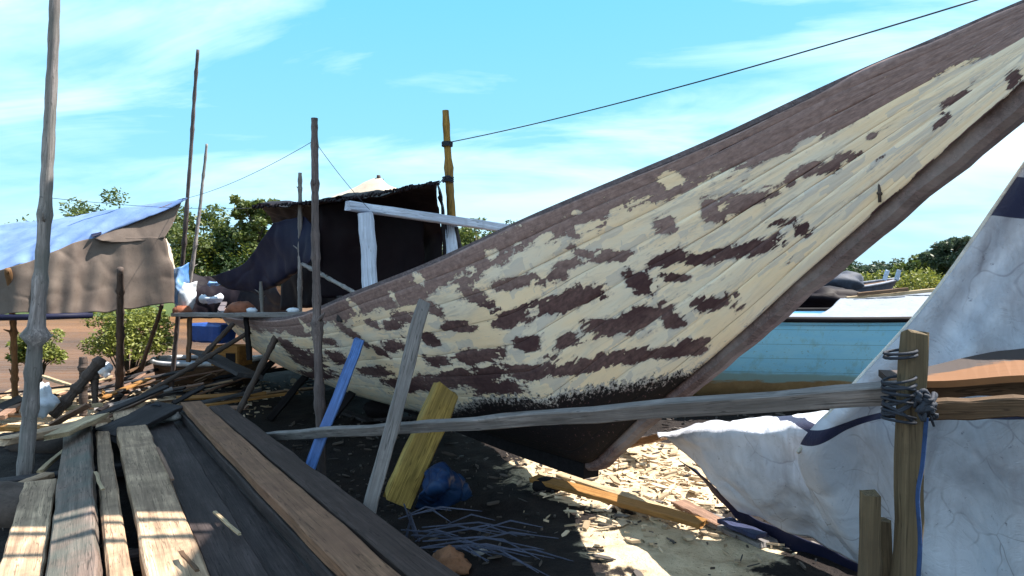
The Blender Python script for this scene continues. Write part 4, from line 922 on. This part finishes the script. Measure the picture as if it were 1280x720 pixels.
col = mix(nt, ramp(nt, mth(nt, 'ADD', at.outputs['Fac'], mth(nt, 'MULTIPLY', mth(nt, 'SUBTRACT', spk, .5), .06)), [(.48, 0.0), (.52, 1.0)]), white, (.022, .024, .06))
nt.links.new(col, b.inputs['Base Color']); b.inputs['Roughness'].default_value = .55; b.inputs['Specular IOR Level'].default_value = .3
wv_ = N(nt, 'ShaderNodeTexWave'); wv_.inputs['Scale'].default_value = 60; nt.links.new(o, wv_.inputs[0])
veb = mth(nt, 'MULTIPLY', mth(nt, 'MINIMUM', ve.outputs['Distance'], .05), 2.0)
bump(nt, b, mth(nt, 'ADD', veb, mth(nt, 'MULTIPLY', ramp(nt, crl, [(0.0, 0.0), (.06, 1.0)]), .3)), .5, .008)
M['whitetarp'] = m
def stripes(o, fn):
    l = o.data.uv_layers[0]; arr = np.zeros(len(o.data.vertices), dtype=np.float32); uvv = {}
    for lp in o.data.loops: uvv[lp.vertex_index] = l.data[lp.index].uv[:]
    for k, (u, v) in uvv.items(): arr[k] = fn(u, v)
    a = o.data.attributes.new('stripe', 'FLOAT', 'POINT'); a.data.foreach_set('value', arr)
NVt = [((1440, -20, 2.95), (1560, -40, 2.75), (1660, -60, 2.6), (1760, -80, 2.45)),
       ((1282, 205, 3.0), (1420, 190, 2.85), (1560, 180, 2.6), (1700, 170, 2.4)),
       ((1166, 370, 3.1), (1290, 360, 2.95), (1430, 350, 2.7), (1620, 340, 2.4)),
       ((1060, 490, 3.25), (1190, 480, 3.05), (1340, 480, 2.8), (1580, 480, 2.4)),
       ((998, 566, 3.45), (1120, 545, 3.15), (1300, 550, 2.85), (1560, 570, 2.4)),
       ((1025, 650, 3.7), (1140, 660, 3.3), (1300, 680, 2.9), (1560, 700, 2.45)),
       ((1085, 722, 3.85), (1180, 790, 3.3), (1300, 840, 2.95), (1560, 870, 2.5))]
ta = sheet('white_tarpaulin', [[W(*p) for p in r] for r in NVt], M['whitetarp'], None, 110, 160, amp=.03, freq=1.8, fold=.05, foldfreq=4.2, seed=31, edge=.006, foldang=R(-12))
def bandf(u, v):
    c1 = .625-.03*min(1, u*4)+.006*math.sin(u*16); s1 = 1-abs(v-c1)/.022
    c2 = .205+.05*u; s2 = 1-abs(v-c2)/.022
    return max(0, min(1, .5+max(s1, s2)*1.2)) if max(s1, s2) > -.4 else 0
stripes(ta, bandf)
tag(ta, 'tall white tarpaulin with navy bands hanging in folds behind the lashed post', 'tarpaulin')
le = [W(r[0][0]-1, r[0][1], r[0][2]) for r in NVt[:5]]
b_ = MB(); b_.tube([interp(le, i/80) for i in range(81)], .009, 6); hc = b_.build('hem_cord', M['whiterope'], ta, True)
LT = [((822, 538, 5.4), (900, 526, 4.9), (975, 520, 4.5), (1060, 514, 4.1), (1180, 510, 3.8)),
      ((824, 543, 4.9), (900, 537, 4.35), (975, 534, 3.95), (1060, 530, 3.6), (1180, 526, 3.35)),
      ((850, 566, 4.75), (920, 570, 4.25), (1000, 572, 3.85), (1080, 580, 3.55), (1200, 590, 3.3)),
      ((893, 606, 4.55), (955, 622, 4.2), (1030, 640, 3.85), (1110, 650, 3.6), (1220, 670, 3.35)),
      ((925, 636, 4.5), (985, 664, 4.25), (1050, 692, 4.0), (1140, 735, 3.7), (1240, 780, 3.45))]
tb = sheet('low_white_tarpaulin', [[W(*p) for p in r] for r in LT], M['whitetarp'], None, 90, 70, amp=.035, freq=2.4, fold=.012, foldfreq=3, seed=41, edge=.012)
stripes(tb, lambda u, v: (max(0, min(1, .5+1.5*(1-abs(u-.50-.42*v)/.032))) if v < .55 else 0))
tag(tb, 'low white tarpaulin stretched left to a point under the long rail', 'tarpaulin')
# navy reverse side hanging under the lower hem
hm = sheet('hem', [[W(850, 575, 4.82), W(893, 606, 4.62), W(925, 637, 4.56), W(985, 665, 4.3), W(1050, 693, 4.05), W(1100, 715, 3.9)], [W(868, 590, 4.85), W(900, 625, 4.66), W(930, 655, 4.6), W(985, 690, 4.36), W(1050, 716, 4.1), W(1100, 745, 3.95)]], M['navytarp'], None, 70, 10, amp=.02, seed=44)
hm.parent = tb

# ------------------------------------------------------------------ ground scraps
plank('golden_plank', G(668, 598, .10), G(880, 656, .10), .10, .035, M['orange'], 'long golden plank lying on the sunlit sawdust below the stem', 'plank', roll=R(10))
plank('golden_plank', G(700, 594, .05), G(852, 646, .06), .09, .03, M['pale'], 'paler plank lying just behind the golden plank', 'plank')
plank('grey_offcut', G(848, 628, .06), G(905, 655, .06), .12, .03, M['pinkbrown'], 'brown offcut at the right end of the golden plank', 'board')
plank('grey_offcut', G(880, 646, .04), G(958, 680, .05), .16, .03, M['grey'], 'grey pointed board lying under the low tarpaulin hem', 'board')
plank('blue_offcut', G(905, 650, .10), G(952, 672, .10), .1, .03, wood('faded_blue_timber', (.05, .06, .13), .6), 'faded blue board under the low tarpaulin hem', 'board')
plank('stem_prop', G(770, 560, .02), G(830, 545, .3), .09, .06, M['brown'], 'brown block behind the forefoot of the stem', 'block')
lump('keel_block', F0+U*.6+Vector((0, 0, .06)), .09, M['black'], 'dark timber block under the keel at the forefoot', 'block', 9, (1.3, 1, .8), .12)
lump('keel_block', F0+U*4.2+Vector((0, 0, .08)), .16, M['black'], 'dark timber block under the keel amidships', 'block', 10, (1.3, 1, .9), .12)
for i in range(4):
    c = F0+U*(3.2+1.5*i)
    for sd in (1,):
        plank('bilge_shore', c+NB*(1.1+.1*i)+Vector((0, 0, 0)), c+NB*(.55+.08*i)+Vector((0, 0, .62)), .08, .07, M['black'], ('first', 'second', 'third', 'fourth', 'fifth')[i]+' dark shore under the bilge, counted from the stem', 'shore', up=(0, 1, 0))
t = sheet('blue_plastic', [[G(535, 590, .28), G(555, 580, .34), G(575, 592, .22)], [G(525, 615, .20), G(555, 606, .28), G(580, 606, .14)], [G(520, 636, .03), G(556, 634, .04), G(590, 620, .03)]], M['bluedark'], None, 40, 40, amp=.05, freq=5, seed=51)
tag(t, 'crumpled dark blue plastic sheet on the mud beside the yellow prop', 'plastic sheet')
b_ = MB(); rr = random.Random(91)
for i in range(24):
    a = G(rr.uniform(490, 600), rr.uniform(640, 690), rr.uniform(.02, .12)); L = rr.uniform(.25, .8); an = rr.uniform(-.5, .4)-.35
    c = a+Vector((math.cos(an)*L, math.sin(an)*L, rr.uniform(-.03, .07))); m0 = (a+c)/2+Vector((0, 0, .05))
    b_.tube([a, m0, c], [.004, .006, .002], 4)
for (x, y, x2, y2) in ((520, 672, 505, 630), (524, 676, 512, 640), (508, 672, 514, 645)): b_.tube([G(x, y, .02), W(x2, y2, G(x, y, .02).y-.05)], [.010, .005], 5)
tag(b_.build('dry_palm_leaf', plain('dry_leaf_blue_grey', (.08, .09, .14), .8), None), 'bleached dry palm leaf spread on the mud right of the stack', 'palm leaf')
lump('coconut_husk', G(562, 703, .05), .10, plain('husk', (.28, .13, .07), .9), 'reddish coconut husk beside the beam end', 'husk', 12, (1.1, 1, .7), .5)
lump('soil_clod', G(600, 690, .02), .05, M['stone'], 'small grey clod on the dark mud right of the husk', 'clod', 13, (1, 1, .6), .3)

def scatter(name, n, region, mat, label, cat, seed, smin, smax, dens=None):
    rr = random.Random(seed); b_ = MB(); k = 0
    while k < n:
        x = rr.uniform(region[0], region[1]); y = rr.uniform(region[2], region[3])
        if dens and rr.random() > dens(x, y): continue
        k += 1
        L = rr.uniform(smin, smax)*rr.choice([.25, .4, .6, 1, 1.6]); w_ = L*rr.uniform(.08, .45); h = rr.uniform(.004, .018)
        rot = Matrix.Rotation(rr.uniform(0, 6.28), 3, 'Z') @ Matrix.Rotation(rr.uniform(-.35, .35), 3, 'X') @ Matrix.Rotation(rr.uniform(-.25, .25), 3, 'Y')
        c = Vector((x, y, ground_h(x, y)+rr.uniform(.005, .035)))
        V = []
        pts = [(math.cos(a)*L/2*rr.uniform(.7, 1.2), math.sin(a)*w_/2*rr.uniform(.6, 1.2)) for a in (0.3, 1.2, 2.2, 3.3, 4.2, 5.3)]
        for z in (-h/2, h/2):
            for q in pts: V.append(c+rot @ Vector((q[0], q[1], z)))
        b_.add(V, [(5, 4, 3, 2, 1, 0), (6, 7, 8, 9, 10, 11)]+[(i, (i+1) % 6, 6+(i+1) % 6, 6+i) for i in range(6)])
    o = b_.build(name, mat); tag(o, label, cat, kind='stuff'); return o
M['chips'] = leafmat('wood_chip', (.30, .22, .14), (.60, .48, .34), 0.0)
M['darkchips'] = leafmat('dark_chip', (.02, .016, .016), (.09, .07, .06), 0.0)
scatter('wood_chips', 620, (0.0, 2.4, 3.6, 7.6), M['chips'], 'pale wood chips and shavings on the ground around the stem', 'wood chips', 5, .03, .16, lambda x, y: max(0, 1-math.hypot(x-1.1, (y-5.6)/1.5)/1.15))
scatter('dark_litter', 1500, (-2.5, 3.5, 3.3, 9), M['darkchips'], 'dark bark litter over the mud', 'litter', 6, .02, .10)
scatter('bank_litter', 900, (-8, -3.0, 7.0, 11.5), M['chips'], 'pale chips and offcuts strewn along the river bank', 'wood chips', 7, .04, .2)

# ------------------------------------------------------------------ vegetation
LM = {'dark': leafmat('dark_leaves', (.015, .035, .008), (.05, .09, .02)), 'mid': leafmat('mid_leaves', (.04, .07, .012), (.14, .17, .04)),
      'yellow': leafmat('yellow_green_leaves', (.08, .11, .015), (.26, .27, .05)), 'far': leafmat('far_blue_green_leaves', (.03, .055, .03), (.07, .10, .06)),
      'bright': leafmat('bright_leaves', (.06, .09, .012), (.30, .32, .07))}
M['bark'] = plain('bark', (.10, .08, .06), .9)
def leaves(b_, rr, blobs, n, size):
    tot = sum(r**2 for _, r in blobs)
    for c, r in blobs:
        for _ in range(int(n*r*r/tot)):
            while True:
                d = Vector((rr.uniform(-1, 1), rr.uniform(-1, 1), rr.uniform(-1, 1)))
                if .2 < d.length < 1: break
            d = d*(.55+.45*rr.random())/max(d.length, .6); p = c+Vector((d.x*r, d.y*r, d.z*r*.8))
            s_ = size*rr.uniform(.5, 1.3); u = Vector((rr.gauss(0, 1), rr.gauss(0, 1), rr.gauss(0, .6))).normalized(); v = u.orthogonal().normalized(); v = (Matrix.Rotation(rr.uniform(0, 6.28), 3, u) @ v)*.45
            b_.add([p-u*s_*.5, p+v*s_*.5, p+u*s_*.5, p-v*s_*.5], [(0, 1, 2, 3)])
def tree(name, base, h, w_, mat, label, cat, n=1800, size=.3, seed=0, group=None, trunk=.35, nb=14):
    rr = random.Random(seed); t = empty(name, base); tag(t, label, cat, group)
    tb_ = MB(); tips = []; top = Vector((rr.uniform(-.1, .1)*w_, 0, h*.8))
    tb_.tube([Vector((0, 0, -.2)), Vector((rr.uniform(-.04, .04)*h, 0, h*.3)), top*.75, top], [h*.028, h*.02, h*.012, h*.004], 6)
    for i in range(9):
        z = h*(trunk+.5*rr.random()); a = rr.uniform(0, 6.28); st_ = Vector((0, 0, z*.75)); en = Vector((math.cos(a)*w_*.36, math.sin(a)*w_*.36, z+h*.08))
        tb_.tube([st_, st_.lerp(en, .5)+Vector((0, 0, h*.03)), en], [h*.010, h*.006, h*.002], 5); tips.append(en)
    blobs = [(p, w_*rr.uniform(.12, .22)) for p in tips]
    for i in range(nb): blobs.append((Vector((rr.gauss(0, .22)*w_, rr.gauss(0, .22)*w_, h*(trunk+.08+rr.random()*(.85-trunk)))), w_*rr.uniform(.09, .2)))
    tb_.build('trunk', M['bark'], t, True)
    b_ = MB(); leaves(b_, rr, blobs, n, size); b_.build('crown', mat, t)
    return t
def on_far(px, d): p = W(px, 348, d); return Vector((p.x, p.y, .35))
T = [ # px, dist, top y, width px, material, label
 (116, 62, 250, 60, 'mid', 'sparse tree top showing above the blue shelter roof'),
 (205, 54, 300, 50, 'dark', 'dark bushy tree right behind the shelter tip on the far bank'),
 (232, 52, 285, 46, 'mid', 'mid green tree between the two thin poles on the far bank'),
 (262, 50, 270, 60, 'mid', 'tallest broad tree right of the two thin poles on the far bank'),
 (296, 51, 292, 60, 'dark', 'dark low tree left of the slim tree near the canopy'),
 (322, 49, 258, 36, 'mid', 'slim tall tree at the left corner of the black canopy'),
 (350, 52, 300, 60, 'dark', 'dark tree hidden behind the sagging navy tarpaulin'),
 (430, 55, 290, 90, 'mid', 'wide tree behind the black canopy on the far bank'),
 (520, 55, 290, 80, 'dark', 'dark tree behind the white frame on the far bank'),
 (594, 50, 280, 62, 'mid', 'tree seen between the mast and the rising bow'),
 (640, 54, 290, 60, 'dark', 'dark tree just right of the mast beyond the bow rail'),
 (170, 55, 305, 80, 'dark', 'dark tree mostly behind the brown shelter side'),
 (60, 56, 300, 120, 'mid', 'broad tree hidden behind the brown shelter'),
 (-40, 56, 300, 120, 'dark', 'broad dark tree at the far left beyond the river'),
 (1188, 52, 304, 34, 'far', 'round topped tree standing highest near the white tarpaulin edge'),
 (1095, 60, 329, 40, 'far', 'small bluish tree nearest to the raked stem on the far bank'),
 (1060, 60, 338, 40, 'dark', 'low dark tree just behind the stem on the far bank'),
 (1128, 62, 332, 50, 'far', 'bluish tree between the stem and the yellow green bush'),
 (1150, 55, 325, 44, 'mid', 'mid green tree behind the yellow green bush'),
 (1215, 54, 322, 70, 'mid', 'tree hidden behind the tall white tarpaulin'),
 (980, 58, 330, 80, 'mid', 'tree hidden behind the raked stem'), (860, 58, 318, 110, 'dark', 'dark tree hidden behind the bow'), (740, 58, 315, 110, 'mid', 'tree hidden behind the middle of the hull'),
]
for i, (px, d, ty, wp, mt, lb) in enumerate(T):
    b0 = on_far(px, d); h = EYE+(348-ty)/F*d-b0.z; tree('far_tree', b0, h*1.12, wp/F*d*1.6, LM[mt], lb, 'tree', nb=26, n=5200, size=.34, seed=i+200, group='trees on the far bank', trunk=.15 if i not in (14, 5) else .35)
for i, (px, d, ty, wp, mt, lb) in enumerate(((1160, 47.5, 333, 60, 'yellow', 'sunlit yellow green bush at the waterline near the tarpaulin edge'), (1085, 48, 347, 50, 'yellow', 'small yellow green bush above the moored boats'), (240, 48.5, 316, 70, 'yellow', 'yellow green bush on the far bank between the thin poles'), (288, 48.3, 318, 70, 'dark', 'dark bush on the far bank above the navy sheeting'))):
    b0 = on_far(px, d); h = EYE+(348-ty)/F*d-b0.z; tree('waterside_bush', b0, h*1.12, wp/F*d*1.3, LM[mt], lb, 'bush', n=2200, size=.26, seed=i+300, trunk=.05)
M['reed'] = LM['mid']
t = empty('nipa_palm', on_far(250, 49)); tag(t, 'spiky nipa palm clump on the far bank beside the thin poles', 'palm')
rr = random.Random(8); b_ = MB()
for i in range(70):
    x0 = rr.uniform(-3, 4); a = rr.uniform(0, 6.28); L = rr.uniform(2, 4.4); sp_ = rr.uniform(.2, .8)
    pts = [Vector((x0, 0, 0))+Vector((math.cos(a)*sp_*L*(u**1.5), math.sin(a)*sp_*L*(u**1.5), L*(u-.35*u*u*sp_))) for u in [k/7 for k in range(8)]]
    for k in range(1, 8):
        for sd in (-1, 1):
            for f_ in (0, .5):
                p = pts[k-1].lerp(pts[k], f_); sdv = Vector((-math.sin(a), math.cos(a), -.35))*sd*.55*(1-.06*k); tt_ = (pts[k]-pts[k-1]).normalized()*.25
                b_.add([p, p+sdv*.5+tt_*.8, p+sdv+tt_, p+sdv*.5+tt_*.4], [(0, 1, 2, 3)])
b_.build('fronds', LM['yellow'], t)
for i, (px, py, d, hp, wp, lb) in enumerate(((160, 462, 11.3, 80, 118, 'leafy bush in sunlight under the brown shelter edge'), (45, 470, 12.0, 62, 66, 'small leafy bush at the water edge by the tallest pole'))):
    b0 = W(px, py, d); t = empty('mangrove_bush', b0); tag(t, lb, 'bush'); rr = random.Random(40+i); w_ = wp/F*d; h = hp/F*d
    tb_ = MB(); blobs = []
    for k in range(26):
        a = rr.uniform(0, 6.28); en = Vector((math.cos(a)*w_*.38*rr.random()**.5, math.sin(a)*w_*.3, h*rr.uniform(.35, .88)))
        tb_.tube([Vector((0, 0, -.35)), en*.5+Vector((0, 0, .02)), en], [.018, .010, .004], 5); blobs.append((en, w_*rr.uniform(.13, .2)))
    tb_.build('stems', M['bark'], t, True); b_ = MB(); leaves(b_, rr, blobs, 7500 if i == 0 else 3500, .07); b_.build('foliage', LM['bright'], t)

# unseen tarpaulins, ropes, pole and battens added above the view to shade the boards
SH = [[(-1.75, 4.95, 5.3), (-.3, 4.8, 5.05), (2.2, 4.85, 5.2)], [(-1.8, 6.5, 5.15), (-.2, 6.5, 4.95), (2.2, 6.5, 5.1)], [(-1.75, 8.6, 5.3), (-.2, 8.7, 5.2), (2.2, 8.6, 5.3)]]
t = sheet('added_shade_sheet', SH, M['bluetarp'], None, 60, 50, amp=.05, seed=61)
tag(t, 'unseen blue tarpaulin added high above the boat bow to cast shade', 'tarpaulin')
tp = W(68, -30, 5.5); tq = tp+(tp-G(30, 602, 0)).normalized()*1.3
rope('line', [tq, Vector(SH[0][0])], .004, M['rope'], 'added rope from the top of the tallest pole to the added shade tarpaulin', 'rope', sag=.05)
pole('added_pole', (5.2, 4.0, -.1), (5.0, 4.1, 5.7), .06, .045, M['pole'], 'unseen tall pole added right of the white tarpaulins to carry the shade tarpaulin', 'pole')
rope('line', [(5.0, 4.1, 5.6), Vector(SH[0][2])], .004, M['rope'], 'added rope from the added shade tarpaulin to the added right hand pole', 'rope', sag=.05)

sheet_r = sheet('added_shade_sheet', [[(1.87, 3.4, 5.3), (2.4, 3.5, 5.1), (3.3, 3.6, 5.25)], [(1.65, 4.8, 5.3), (2.4, 4.8, 5.0), (3.3, 4.8, 5.2)], [(1.65, 6.2, 5.3), (2.4, 6.2, 5.1), (3.3, 6.2, 5.25)]], M['bluetarp'], None, 40, 40, amp=.04, seed=63)  # second unseen sheet, added to shade the right hand pile
tag(sheet_r, 'second, smaller unseen blue tarpaulin added above the bow tip to cast shade', 'tarpaulin')
for i, (a, c, lb) in enumerate((((-.9, 4.70, 5.2), (2.3, 4.72, 5.2), 'thin unseen batten added just in front of the shade tarpaulin to cast a shadow stripe'), ((-1.6, 4.25, 5.2), (2.2, 4.5, 5.2), 'slightly slanting unseen batten added farthest in front of the shade tarpaulin to cast a shadow stripe'))):
    pole('added_shade_batten', a, c, .035, .03, M['pole'], lb, 'pole')  # unseen battens, added to throw shadow stripes over the slabs
for i in range(14):
    x = rr.uniform(-3.8, -.7); y = 4.98+(.58-x)*1.65+rr.uniform(-.5, .6)
    a = rr.uniform(-.6, 2.4); L = rr.uniform(.4, 1.3); z = ground_h(x, y)+.03
    plank('scrap_stick', (x, y, z), (x+math.cos(a)*L, y+math.sin(a)*L, z+rr.uniform(0, .1)), rr.uniform(.04, .12), .03, M['greydark'], 'dark scrap stick on the mud under the hull', 'stick', 'dark scraps on the mud under the hull', n=5)

lump('net_pile', W(1022, 372, 13.0), .42, M['blacktarp'], 'dark heap of nets between the raked stem and the blue boat roof', 'net pile', 21, (1.7, 1, .45), .5)
lump('net_pile', W(1048, 352, 17.0), .45, M['darkhull'], 'dark rounded bundle on the boats beyond, just right of the stem', 'net pile', 22, (1.3, 1, .5), .4)
for i, (a, c, z, mt, lb) in enumerate((((196, 560), (214, 600), .30, 'pinkbrown', 'short reddish stick lying on the muddy slabs'), ((268, 640), (300, 668), .24, 'pale', 'small pale splinter on the muddy slabs'), ((240, 530), (262, 545), .25, 'pale', 'little pale chip of wood at the far end of the muddy slabs'), ((225, 690), (244, 712), .30, 'brown', 'brown splinter at the edge of the widest slab'), ((120, 590), (128, 612), .32, 'pale', 'thin pale splinter lying on the tilted slab'))):
    plank('splinter', G(*a, z), G(*c, z), .02, .012, M[mt], lb, 'splinter', n=5)
scatter('sawdust_crumbs', 700, (-3.6, -.3, 2.8, 6.4), M['darkchips'], 'dark crumbs of bark over the mud beside the stack', 'litter', 9, .015, .05)
